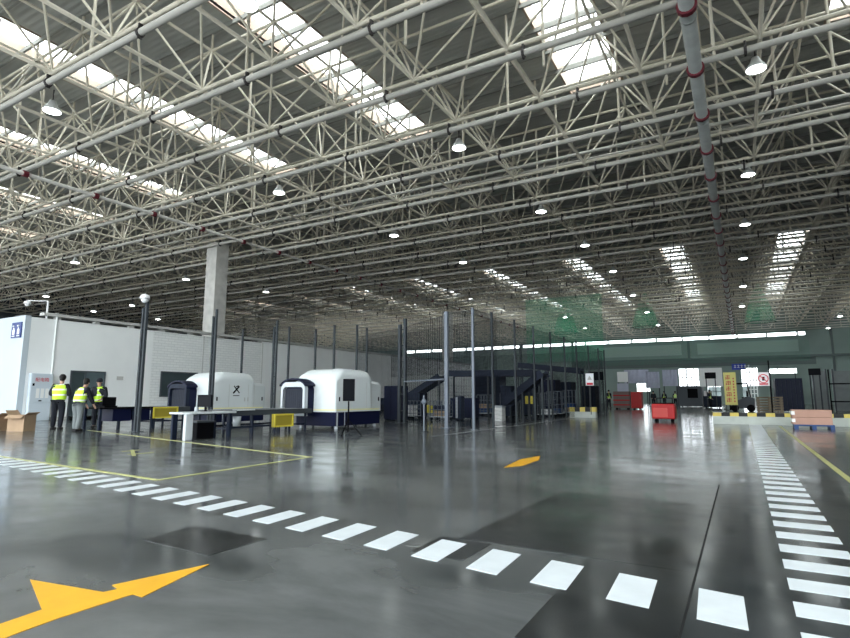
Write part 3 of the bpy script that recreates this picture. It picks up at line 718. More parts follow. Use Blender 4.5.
net('cage_fence', (-12.9, 20.2), (-16.5, 22.0), .05, 4.1, M['net_black'], 'black mesh panel left of the thick dark post')
net('green_net', (-27, 96), (9, 96), 6.3, 11.0, M['net_green'], 'wide green safety net hung across the far hall')
net('green_net', (atY(606, 397, 50).x, 50), (atY(528, 397, 50).x, 50), 4.3, 10.4, M['net_thick'], 'green net curtain hanging behind the dark cage')
net('green_net', (-15.7, 38.1), (-34, 46), 3.0, 7.0, M['net_black'], 'dark net curtain behind the sorting machines')
net('green_net', (-80 + 1, 58), (-30, 34), 5.2, 10.2, M['net_black'], 'dark net sheet standing in for the dim hall above the rear of the white building')  # dark sheet stands for the shade of the dim hall beyond
for i, (X, Y) in enumerate([(-18.9, 68.9), (-9.2, 67.6), (2.3, 69.3)]):
    r = empty('net_tent', (X, Y, 9)); tag(r, 'green net cone gathered below a roof lamp', 'net', 'green net cones')
    n_ = 12; b = MB(); b.lathe((X, Y, 0), [(.2, 13.4), (.7, 12.0), (1.1, 10.8), (1.5, 9.2)], n_); b.build('netting', M['net_green2'], r, uv=True)
    MB().lathe((X, Y, 0), [(1.48, 9.2), (1.52, 9.17), (1.48, 9.14), (1.45, 9.17), (1.48, 9.2)], n_).build('hem_ring', M['post'], r)

# ------------------------------------------------------------------ sorting equipment inside the cage
def incline(p, q, w, label, name='belt_conveyor'):
    p = Vector(p); q = Vector(q); r = empty(name, (p.x, p.y, 0)); tag(r, label, 'conveyor')
    dn = (q - p).normalized(); side = dn.cross(Vector((0, 0, 1))).normalized()
    MB().beam(p, q, w, .10).build('belt', M['rubber'], r)
    for s in (-1, 1): MB().beam(p + side * s * (w / 2 + .03) + Vector((0, 0, .04)), q + side * s * (w / 2 + .03) + Vector((0, 0, .04)), .05, .32).build('side_frame', M['navy2'], r)
    n_ = max(2, int((q - p).length / 1.8))
    for k in range(n_ + 1):
        c = p.lerp(q, k / n_)
        for s in (-1, 1):
            e = c + side * s * w / 2
            if c.z > .35: MB().beam((e.x, e.y, 0), (e.x, e.y, c.z - .12), .08, .08).build('leg', M['post'], r)
    return r
incline(atY(390, 411, 27), atY(443, 377, 27), .9, 'dark belt conveyor rising from the left inside the cage')
incline(atY(450, 374.5, 27), atY(536, 374, 27), .9, 'raised level belt conveyor at the back of the cage')
incline(atY(507, 404, 24.5), atY(545, 374, 24.5), .9, 'dark belt conveyor rising to the right inside the cage')
incline(atY(520, 366, 33), atY(582, 372, 33), .8, 'pale edged chute conveyor behind the cage fence')
incline(atY(340, 404, 34), atY(398, 402, 34), .9, 'low conveyor behind the silver framed scanner')
def cab(x0, x1, y_top, y_bot, Y, dep, m, label, name='control_cabinet', cat='cabinet', accent=None):
    a = atY(x0, y_top, Y); c = atY(x1, y_bot, Y); zb = 0
    r = empty(name, ((a.x + c.x) / 2, Y + dep / 2, 0)); tag(r, label, cat)
    MB().box((a.x, Y, .06), (c.x, Y + dep, a.z)).build('body', m, r, bevel=.02)
    MB().box((a.x + .04, Y - .02, .12), ((a.x + c.x) / 2 - .02, Y, a.z - .06)).build('door', accent or m, r)
    MB().box(((a.x + c.x) / 2 + .02, Y - .02, .12), (c.x - .04, Y, a.z - .06)).build('door', m, r)
    for x in (a.x + .08, c.x - .08): MB().box((x - .04, Y + .05, 0), (x + .04, Y + dep - .05, .06)).build('foot', M['black'], r)
    return r
cab(384, 399, 386, 418, 21.5, .8, M['navy'], 'navy cabinet right behind the silver framed scanner')
cab(450, 472, 398, 418, 25.0, .9, M['navy'], 'navy cabinet behind the blue grey post')
cab(455, 461, 396, 415, 23.4, .4, M['navy2'], 'narrow grey cabinet with pale door behind the blue grey post', accent=M['silver'])
cab(405, 420, 393, 417, 24.8, .8, M['navy2'], 'dark cabinet under the left rising conveyor')
cab(500, 512, 386, 414, 28.5, .8, M['navy2'], 'dark cabinet under the right rising conveyor')
cab(520, 534, 384, 412, 31.0, 1, M['navy2'], 'dark cabinet behind the netted cage posts')
cab(540, 556, 380, 412, 33.5, 1.2, M['navy'], 'tall navy cabinet behind the thin cage posts')
cab(560, 572, 382, 411, 35.5, 1.2, M['navy2'], 'dark cabinet beside the white notice')
cab(580, 596, 386, 410, 38.5, 1.2, M['navy2'], 'dark cabinet at the far corner of the cage')
cab(350, 378, 398, 413, 36, 1.2, M['navy2'], 'low dark cabinet in front of the pale rear wall')
cab(474, 500, 376, 392, 45, 1.5, M['navy2'], 'wide dark machine housing deep inside the cage', name='machine_housing', cat='machine')
for (x, y, Y, lb) in ((432, 409, 24.5, 'yellow square panel under the left rising conveyor'), (530, 400, 27.5, 'dull yellow panel beside the right rising conveyor')):
    a = atY(x - 5, y - 4, Y); c = atY(x + 4.5, y + 4, Y); r = empty('safety_board', ((a.x + c.x) / 2, Y, 0)); tag(r, lb, 'panel')
    MB().box((a.x, Y, c.z), (c.x, Y + .05, a.z)).build('plate', M['guard'], r); MB().box((a.x + .1, Y + .05, 0), (a.x + .15, Y + .1, a.z)).box((c.x - .15, Y + .05, 0), (c.x - .1, Y + .1, a.z)).build('support', M['post'], r)
rnd = random.Random(5)
for i, (px, Y, h_, lb) in enumerate(((410, 23.4, .9, 'pale wire roll cage between the dark posts'), (441, 23.0, .9, 'pale wire roll cage left of the blue grey post'), (486, 29.5, 1.2, 'pale wire roll cage right of the silver post'), (509, 31.3, 1.3, 'pale wire roll cage deep behind the third cage post'),
        (547, 29.0, 1.3, 'pale wire roll cage near the middle cage posts'), (556, 31.2, 1.4, 'pale wire roll cage beside the tall navy cabinet'), (571, 34.0, 1.5, 'pale wire roll cage left of the white notice'))):
    g_ = atY(px, 410, Y); x = g_.x; r = empty('roll_cage', (x, Y, 0)); tag(r, lb, 'cage trolley'); w_ = .42
    MB().box((x - w_, Y - .35, .16), (x + w_, Y + .35, .20)).build('deck', M['silver'], r)
    b = MB()
    for k in range(5): xx = x - w_ + 2 * w_ * k / 4; b.box((xx - .015, Y - .35, .2), (xx + .015, Y - .32, h_)).box((xx - .015, Y + .32, .2), (xx + .015, Y + .35, h_))
    for k in range(4): zz = .3 + (h_ - .3) * k / 3; b.box((x - w_, Y - .34, zz), (x + w_, Y - .32, zz + .03)).box((x - w_, Y + .32, zz), (x + w_, Y + .34, zz + .03)).box((x - w_, Y - .32, zz), (x - w_ + .02, Y + .32, zz + .03)).box((x + w_ - .02, Y - .32, zz), (x + w_, Y + .32, zz + .03))
    b.build('wire_frame', M['post_light'], r)
    for xx in (x - w_ + .06, x + w_ - .06):
        for yy in (Y - .28, Y + .28): MB().tube((xx - .02, yy, .08), (xx + .02, yy, .08), .08, 10).build('caster', M['black'], r)
    for k in range(2):
        o = MB().box((x - .32, Y - .26, .205 + .26 * k), (x + .28, Y + .26, .45 + .26 * k)).build('tote_box', M[('card', 'pallet', 'label', 'navy')[rnd.randrange(4)]], bevel=.02)
        tag(o, ['lower', 'upper'][k] + ' box in the ' + lb, 'box')
r = empty('waste_bin', gp(499, 421)); g = gp(499, 421); tag(r, 'small white lidded bin beside the silver post', 'bin')
MB().box((g.x - .25, g.y - .22, 0), (g.x + .25, g.y + .22, .62)).build('body', M['label'], r, bevel=.03); MB().box((g.x - .27, g.y - .24, .62), (g.x + .27, g.y + .24, .70)).build('lid', M['silver'], r, bevel=.02)
r = empty('stanchion', gp(424, 432)); g = gp(424, 432); tag(r, 'thin grey stanchion with a round head in front of the cage', 'stanchion')
MB().tube((g.x, g.y, .02), (g.x, g.y, 1.15), .03, 8).build('pole', M['post_light'], r); MB().ball((g.x, g.y, .95), .09, 10).build('head', M['post_light'], r, smooth=True)
MB().lathe((g.x, g.y, 0), [(.001, .03), (.14, .02), (.15, 0)], 14).build('base', M['post'], r)
# gantry frame
g1, g2 = gp(404, 425), gp(447, 429)
r = empty('gantry_frame', (g1.x, g1.y, 0)); tag(r, 'slim grey portal bar spanning between the thick dark and blue grey posts', 'frame')
MB().beam((g1.x, g1.y, 1.72), (g2.x - .1, g2.y, 1.72), .05, .05).build('beam', M['post_light'], r)

# ------------------------------------------------------------------ notice on cage, barrier blocks
r = empty('notice_sign', atY(590, 385, 30.2)); a = atY(585.5, 373.5, 30.2); c = atY(594, 385.5, 30.2); tag(r, 'white notice with a red bottom bar on the dark cage mesh', 'sign')
MB().box((a.x, 30.17, c.z), (c.x, 30.2, a.z)).build('plate', M['sign_white'], r)
MB().box((a.x + .05, 30.16, c.z + .03), (c.x - .05, 30.17, c.z + .15)).build('bar', M['red_text'], r)
mx = (a.x + c.x) / 2; MB().prism([(mx - .12, a.z - .35), (mx + .12, a.z - .35), (mx, a.z - .12)], 'y', 30.16, 30.17).build('pictogram', M['coping'], r)
MB().box((mx - .02, 30.2, c.z), (mx + .02, 30.24, 3)).box((mx - .02, 30.2, 0), (mx + .02, 30.24, c.z)).build('post', M['post'], r)
def barrier(x0, x1, Y, h, label, n_, band=.14, dep=.35):
    r = empty('barrier_block', ((x0 + x1) / 2, Y, 0)); tag(r, label, 'barrier')
    MB().prism([(Y - dep * .65, 0), (Y + dep * .65, 0), (Y + dep / 2, h - band), (Y - dep / 2, h - band)], 'x', x0, x1).build('body', M['bar_white'], r, bevel=.01)
    wd_ = (x1 - x0) / n_
    y_ = MB(); k_ = MB()
    for i in range(n_):
        t = (y_ if i % 2 == 0 else k_); a_ = x0 + i * wd_
        t.add([(a_, Y - dep / 2, h - band), (a_ + wd_, Y - dep / 2, h - band), (a_ + wd_, Y + dep / 2, h - band), (a_, Y + dep / 2, h - band),
               (a_ + (0 if i == 0 else -.0), Y - dep / 2, h), (a_ + wd_, Y - dep / 2, h), (a_ + wd_, Y + dep / 2, h), (a_, Y + dep / 2, h)],
              [(0, 3, 2, 1), (4, 5, 6, 7), (0, 1, 5, 4), (1, 2, 6, 5), (2, 3, 7, 6), (3, 0, 4, 7)])
    y_.build('yellow_band', M['bar_yel'], r); k_.build('black_band', M['bar_blk'], r)
barrier(-8.25, -6.85, 30.4, .55, 'short white barrier block with yellow and black top beside the cage', 5, .24)
barrier(-1.1, 9.5, 26.0, .46, 'long low white barrier with yellow and black striped top', 34)
# cartons on pallet
r = empty('plastic_pallet', (2.07, 23.6, 0)); tag(r, 'flat blue pallet under the long cartons', 'pallet')
MB().box((1.52, 23.2, .10), (2.66, 24.1, .15)).build('deck', M['pallet'], r)
for x in (1.58, 2.09, 2.60): MB().box((x - .06, 23.22, 0), (x + .06, 24.08, .10)).build('runner', M['pallet'], r)
for i, z in enumerate((.15, .405)):
    r = empty('long_carton', (2.07, 23.6, z)); tag(r, ['pinkish brown long carton lying on the blue pallet', 'pinkish brown long carton lying on top of the other carton'][i], 'carton')
    MB().box((1.48, 23.25, z + .002), (2.62, 24.05, z + .25)).build('box', M['card2'], r, bevel=.008)
    MB().box((1.46, 23.24, z + .08), (1.56, 23.9, z + .20)).build('sticker', M['label'], r)
# cartons at left
def carton(x, y, a, w, d_, h, label, flaps=True, z=0):
    r = empty('cardboard_box', (x, y, z)); tag(r, label, 'carton'); W[r.name] = Vector((0, 0, 0)); t = .012
    b = MB().box((-w / 2, -d_ / 2, 0), (w / 2, -d_ / 2 + t, h)).box((-w / 2, d_ / 2 - t, 0), (w / 2, d_ / 2, h)).box((-w / 2, -d_ / 2 + t, 0), (-w / 2 + t, d_ / 2 - t, h)).box((w / 2 - t, -d_ / 2 + t, 0), (w / 2, d_ / 2 - t, h)).box((-w / 2 + t, -d_ / 2 + t, 0), (w / 2 - t, d_ / 2 - t, t))
    b.build('box', M['card'], r)
    if flaps:
        MB().add([(-w / 2, -d_ / 2, h), (w / 2, -d_ / 2, h), (w / 2, -d_ / 2 - .16, h - .10), (-w / 2, -d_ / 2 - .16, h - .10), (-w / 2, -d_ / 2, h + .01), (w / 2, -d_ / 2, h + .01), (w / 2, -d_ / 2 - .16, h - .09), (-w / 2, -d_ / 2 - .16, h - .09)], [(0, 3, 2, 1), (4, 5, 6, 7), (2, 3, 7, 6)]).build('flap', M['card'], r)
        MB().beam((w / 2, 0, h), (w / 2 + .12, 0, h + .08), d_, .01).build('flap', M['card'], r)
        MB().beam((-w / 2, 0, h), (-w / 2 - .12, 0, h + .15), d_, .01).build('flap', M['card'], r)
    else: MB().box((-w / 2, -.03, h), (w / 2, .03, h + .004)).build('tape', M['tape'], r)
    r.rotation_euler.z = a; return r
g = gp(21, 431); carton(g.x, g.y, .45, .56, .50, .52, 'open brown cardboard box with spread flaps on the floor, fully in view')
g = gp(-3, 431); carton(g.x, g.y, .45, .34, .44, .50, 'brown cardboard box partly cut off at the picture edge', True)

# ------------------------------------------------------------------ red tug / bin in the aisle
r = empty('red_cart', (-3.08, 26.9, 0)); tag(r, 'red box cart standing alone in the shiny aisle', 'cart')
MB().box((-3.55, 26.5, .14), (-2.6, 27.3, .80)).build('body', M['red'], r, bevel=.04)
MB().box((-3.50, 26.48, .22), (-2.9, 26.5, .62)).build('front_panel', mat('pale_red', (.50, .06, .05), .4), r)
MB().box((-3.5, 26.6, .80), (-2.65, 27.2, .84)).build('lid', M['black'], r)
MB().tube((-3.4, 27.25, .8), (-3.4, 27.25, 1.05), .02, 6).tube((-2.75, 27.25, .8), (-2.75, 27.25, 1.05), .02, 6).tube((-3.4, 27.25, 1.05), (-2.75, 27.25, 1.05), .02, 6).build('handle', M['black'], r)
for x in (-3.4, -2.75):
    for y in (26.65, 27.15): MB().tube((x - .04, y, .07), (x + .04, y, .07), .07, 12).build('wheel', M['black'], r)

# ------------------------------------------------------------------ far stalls and dock things
def far_box(name, x0, x1, yt, yb, Y, dep, m, label, cat, ground=False, extra=None):
    a = atY(x0, yt, Y); c = atY(x1, yb, Y); z0 = 0 if ground else c.z
    r = empty(name, ((a.x + c.x) / 2, Y + dep / 2, z0)); tag(r, label, cat)
    MB().box((a.x, Y, z0 + (.12 if ground else 0)), (c.x, Y + dep, a.z)).build('body', m, r, bevel=.02)
    if ground:
        for x in (a.x + .2, c.x - .2):
            for yy in (Y + .15, Y + dep - .15): MB().tube((x - .05, yy, .08), (x + .05, yy, .08), .08, 10).build('wheel', M['black'], r)
    return r, a, c
def supports(r, a, c, Y, m='post', h=None):
    for x in (a.x + .08, c.x - .08): MB().box((x - .04, Y + .1, 0), (x + .04, Y + .18, c.z if h is None else h)).build('post', M[m], r)
r, a, c = far_box('hanging_screen', 588, 603.5, 372, 380, 48, .12, M['screen'], 'black screen on poles left of the lavender sheets', 'screen'); supports(r, a, c, 48)
r, a, c = far_box('hanging_screen', 808, 821, 368.5, 375, 48, .12, M['screen'], 'black screen on poles before the grey door panels', 'screen'); supports(r, a, c, 48)
r, a, c = far_box('hanging_screen', 704.5, 716, 372.5, 378.5, 55, .12, M['screen'], 'black screen in a white surround left of the yellow banner', 'screen'); supports(r, a, c, 55)
MB().box((a.x - .5, 55.12, c.z - .7), (c.x + .5, 55.2, a.z + .4)).build('surround', M['label'], r)
for (x0, x1, yt, yb, lb) in ((617, 628, 372, 382, 'white board left of the long lavender sheet'), (617, 629, 383.5, 398, 'pale lower board above the red rack')):
    r, a, c = far_box('stall_board', x0, x1, yt, yb, 60 if yt < 380 else 58, .1, M['label'] if yt < 380 else M['lav'], lb, 'board'); supports(r, a, c, 60.05 if yt < 380 else 58.05)
for i, (x0, x1, yt, yb, lb) in enumerate(((624, 649, 370, 383, 'long lavender grey sheet hanging above the red cabinet'), (645, 660, 372, 388, 'lavender grey sheet hanging above the dark suited worker'), (662, 678, 370, 386, 'plain blue grey sheet right of the black divider'))):
    Y = 61 - i; r = empty('hanging_sheet', atY((x0 + x1) / 2, yb, Y)); tag(r, lb, 'sheet')
    a = atY(x0, yt, Y); c = atY(x1, yb, Y); n_ = 16; b = MB()
    for k in range(n_ + 1):
        x = a.x + (c.x - a.x) * k / n_; yy = Y + .05 * math.sin(k * 1.7); b.v += [Vector((x, yy, c.z)), Vector((x, yy, a.z)), Vector((x, yy + .02, a.z)), Vector((x, yy + .02, c.z))]
    for k in range(n_):
        for q in range(4): b.f.append((4 * k + q, 4 * k + (q + 1) % 4, 4 * k + 4 + (q + 1) % 4, 4 * k + 4 + q))
    b.build('cloth', M['lav'], r); supports(r, a, c, Y + .1, h=a.z)
    MB().tube((a.x, Y + .13, a.z), (c.x, Y + .13, a.z), .03, 6).build('rail', M['post'], r)
r, a, c = far_box('light_box', 637, 650, 384.5, 391.5, 62, .2, mat('lit_panel', (.95, 1, .98), .4, emit=1.6), 'glowing white light box under the lavender sheet', 'light box'); supports(r, a, c, 62)
# red rack and red cabinet
r, a, c = far_box('red_rack', 613, 630, 391.5, 407, 52, .9, mat('brown_grey', (.16, .12, .11), .6), 'grey rack with red shelf edges left of the red cabinet', 'rack', True)
for k in range(3): z = .35 + .42 * k; MB().box((a.x - .02, 51.95, z), (c.x + .02, 52, z + .10)).build('shelf_edge', M['red'], r)
r, a, c = far_box('red_cabinet', 630.5, 642, 392, 407.5, 51, .9, M['red'], 'solid red tool cabinet beside the grey rack', 'cabinet', True)
MB().box((a.x + .05, 50.98, a.z - .45), (c.x - .05, 51, a.z - .1)).build('drawer', M['red'], r); MB().box((a.x + .05, 50.98, .3), (c.x - .05, 51, a.z - .5)).build('drawer', M['red'], r)
# dark vehicles at the dock
r, a, c = far_box('cargo_container', 774.5, 805, 378.5, 409, 46, 3.5, M['navy2'], 'big blue black cargo container behind the striped barrier', 'container', True)
for k in range(6): x = a.x + (c.x - a.x) * (k + .5) / 6; MB().box((x - .03, 45.94, .2), (x + .03, 46, a.z - .1)).build('rib', M['navy'], r)
r, a, c = far_box('cargo_container', 676, 703, 386, 407.5, 66, 4, M['frame_dark'], 'dark grey container behind the workers in vests', 'container', True)
MB().box((c.x - 1.4, 65.9, 1.0), (c.x - .4, 66, a.z - .3)).build('opening', M['black'], r)
r = empty('forklift', atY(741, 410, 48)); g = atY(741, 408, 48); g.z = 0; tag(r, 'dark forklift truck behind the yellow banner', 'forklift')
W[r.name] = Vector((g.x, 48, 0)); r.location = (g.x, 48, 0); x = g.x
MB().prism([(x - .6, .25), (x + .9, .25), (x + .95, 1.0), (x + .5, 1.15), (x - .1, .9), (x - .6, .9)], 'y', 48, 49.1).build('chassis', M['frame_dark'], r, bevel=.04)
MB().path([(x - .5, 48.1, .9), (x - .4, 48.1, 2.1), (x + .5, 48.1, 2.1), (x + .7, 48.1, 1.1)], .04).path([(x - .5, 49, .9), (x - .4, 49, 2.1), (x + .5, 49, 2.1), (x + .7, 49, 1.1)], .04).build('cage', M['black'], r)
MB().box((x - .45, 48.1, 2.1), (x + .55, 49, 2.16)).build('roof', M['black'], r)
MB().box((x - .75, 48.2, .1), (x - .65, 48.35, 2.3)).box((x - .75, 48.75, .1), (x - .65, 48.9, 2.3)).build('mast', M['black'], r)
MB().box((x - 1.6, 48.2, .08), (x - .75, 48.32, .13)).box((x - 1.6, 48.78, .08), (x - .75, 48.9, .13)).build('fork', M['black'], r)
MB().box((x + .1, 48.3, .95), (x + .5, 48.8, 1.1)).box((x + .42, 48.3, 1.1), (x + .55, 48.8, 1.55)).build('seat', M['black'], r)
for xx in (x - .4, x + .65):
    for yy in (47.95, 49.0): MB().tube((xx, yy, .27), (xx, yy + .15, .27), .27, 16).build('wheel', M['black'], r)
# pallet stack
g = atY(759, 409, 40)
for k in range(7):
    r = empty('wooden_pallet', (g.x + .5, 40.5, .15 * k)); z = .16 * k
    W[r.name] = Vector((g.x + .5, 40.5, z)); r.location = (g.x + .5, 40.5, z)
    tag(r, 'dark brown wooden pallet, %s of the stack beyond the striped barrier' % ['bottom', 'second from bottom', 'third from bottom', 'middle', 'third from top', 'second from top', 'top'][k], 'pallet')
    MB().box((g.x - .1, 40, z + .06), (g.x + 1.3, 41, z + .155)).build('deck', M['wood'], r)
    for x in (g.x, g.x + .6, g.x + 1.2): MB().box((x - .06, 40, z), (x + .06, 41, z + .06)).build('block', M['wood'], r)
# yellow banner
r = empty('yellow_banner', (-.6, 45, .5)); W[r.name] = Vector((-.6, 45, 0)); r.location.z = 0
a = atY(723, 372.5, 45); c = atY(738, 405, 45); tag(r, 'tall yellow banner with red upright writing', 'banner')
MB().box((a.x, 44.98, c.z), (c.x, 45.02, a.z)).build('cloth', M['banner'], r)
b = MB(); rnd = random.Random(3); mx = a.x + (c.x - a.x) * .36
for k in range(5):
    z = a.z - .36 - k * .40
    for q in range(3): b.box((mx - .14, 44.965, z + .1 * q - .1), (mx + .14, 44.978, z + .1 * q - .065))
    b.box((mx - .02, 44.960, z - .16), (mx + .02, 44.965, z + .16)); b.box((mx - .15, 44.962, z - .16), (mx - .11, 44.966, z + .02))
    if k % 2: b.box((mx + .11, 44.962, z - .12), (mx + .15, 44.966, z + .12))
b.build('lettering', M['red_text'], r)
b = MB(); mx = a.x + (c.x - a.x) * .78
for k in range(9): b.box((mx - .04, 44.965, a.z - .5 - .2 * k), (mx + .04, 44.978, a.z - .40 - .2 * k))
b.build('small_lettering', M['red_text'], r)
MB().tube((a.x + .05, 45.05, 0), (a.x + .05, 45.05, a.z), .025, 6).tube((c.x - .05, 45.05, 0), (c.x - .05, 45.05, a.z), .025, 6).build('pole', M['post'], r)
# phone prohibition sign on black pole
r = empty('prohibition_sign', (.93, 30, 0)); tag(r, 'white no phone sign with red ring on a black pole', 'sign')
a = atY(757, 372.5, 30); c = atY(769.8, 385.8, 30); MB().box((a.x, 29.97, c.z), (c.x, 30, a.z)).build('plate', mat('pinkish_white', (.80, .74, .74), .4), r)
cx_, cz_ = (a.x + c.x) / 2, a.z - .29
b = MB(); n_ = 20; ro, ri = .21, .17
vs = [(cx_ + q * math.cos(2 * math.pi * i / n_), yy, cz_ + q * math.sin(2 * math.pi * i / n_)) for yy in (29.955, 29.97) for q in (ro, ri) for i in range(n_)]
b.add(vs, [f for i in range(n_) for f in ((i, (i + 1) % n_, n_ + (i + 1) % n_, n_ + i), (i, 2 * n_ + i, 2 * n_ + (i + 1) % n_, (i + 1) % n_))])
b.beam((cx_ - .13, 29.955, cz_ + .13), (cx_ + .13, 29.955, cz_ - .13), .012, .035); b.build('ring', M['red_text'], r)
MB().box((cx_ - .05, 29.958, cz_ - .09), (cx_ + .05, 29.968, cz_ + .09)).build('phone_symbol', M['black'], r)
MB().box((a.x + .06, 29.96, c.z + .05), (c.x - .06, 29.97, c.z + .12)).build('lettering', M['red_text'], r)
MB().tube((c.x + .02, 30.04, 0), (c.x + .02, 30.04, a.z + .55), .03, 6).build('pole', M['black'], r)
# blue overhead sign on the band
a = atY(731.5, 364, 99.5); c = atY(746, 369.5, 99.5)
r = empty('blue_sign', ((a.x + c.x) / 2, 99.5, c.z)); tag(r, 'small blue sign with white writing above the dock opening', 'sign')
MB().box((a.x, 99.5, c.z), (c.x, 99.85, a.z)).build('plate', mat('bright_blue_sign', (.05, .08, .42), .4), r)
b = MB()
for k in range(5):
    x = a.x + .3 + .46 * k; b.box((x, 99.47, c.z + .3), (x + .32, 99.5, c.z + .38)).box((x + .12, 99.47, c.z + .38), (x + .2, 99.5, c.z + .75)).box((x, 99.47, c.z + .6), (x + .32, 99.5, c.z + .66))
b.build('lettering', M['sign_white'], r)
# dock structure: grey door panels at right, light tubes, poles
x0 = atY(811, 400, 50).x; 
for i, (xa, xb) in enumerate(((813, 828), (833, 862))):
    a = atY(xa, 371, 55); c = atY(xb, 405, 55); r = empty('door_%d' % (i + 3), ((a.x + c.x) / 2, 55, 0)); struct(r, 'grey metal dock door panel at the right', 'door')
    MB().box((a.x, 55, 0), (c.x, 55.1, a.z)).build('leaf', M['door_grey'], r); MB().box((a.x - .12, 54.95, 0), (a.x, 55.15, a.z + .15)).box((c.x, 54.95, 0), (c.x + .12, 55.15, a.z + .15)).build('frame', M['frame_dark'], r)
g = atY(836, 386, 52)
r = empty('scaffold_rack', (g.x, 52, 0)); tag(r, 'black open rack in front of the grey dock door panel', 'rack')
for x in (g.x - .4, g.x + 1.6): MB().beam((x, 52, 0), (x, 52, 3.2), .08, .08).build('upright', M['black'], r)
for z in (.75, 2.1): MB().beam((g.x - .4, 52, z), (g.x + 1.6, 52, z), .08, .10).build('rail', M['black'], r)
r, a, c = far_box('tube_light', 769, 796, 369.8, 372.5, 70, .2, mat('tube_glow', (.93, 1, .97), .4, emit=2.2), 'long white tube light above the blue black container', 'light'); supports(r, a, c, 70)
# divider posts between dock openings already part of the wall; white frames glowing in the openings
for i, (x0, x1, yt, yb, Y) in enumerate(((682, 701, 370, 385, 74), (746, 759, 368, 409, 72))):
    r = empty('lattice_frame', atY(x0, yb, Y)); tag(r, ['pale window frame standing above the dark grey container', 'pale tall lattice frame right of the yellow banner'][i], 'frame')
    a = atY(x0, yt, Y); c = atY(x1, yb, Y); z0 = max(c.z, 0.0); r.location.z = 0; W[r.name] = Vector((r.location.x, r.location.y, 0)); b = MB()
    nx, nz = (4, 3) if i == 0 else (3, 9)
    for k in range(nx + 1): x = a.x + (c.x - a.x) * k / nx; b.box((x - .06, Y, 0), (x + .06, Y + .1, a.z))
    for k in range(nz + 1): z = z0 + .03 + (a.z - z0 - .03) * k / nz; b.box((a.x, Y - .02, z - .05), (c.x, Y, z + .05))
    b.build('lattice', M['label'], r)
# stacked goods at dock
r, a, c = far_box('equipment_cart', 703, 722, 396, 408.5, 60, 1.2, M['navy2'], 'low dark equipment cart beside the lone worker', 'cart', True)
MB().box((a.x + .1, 60.1, a.z), (c.x - .8, 61, a.z + .5)).build('load', M['label'], r)

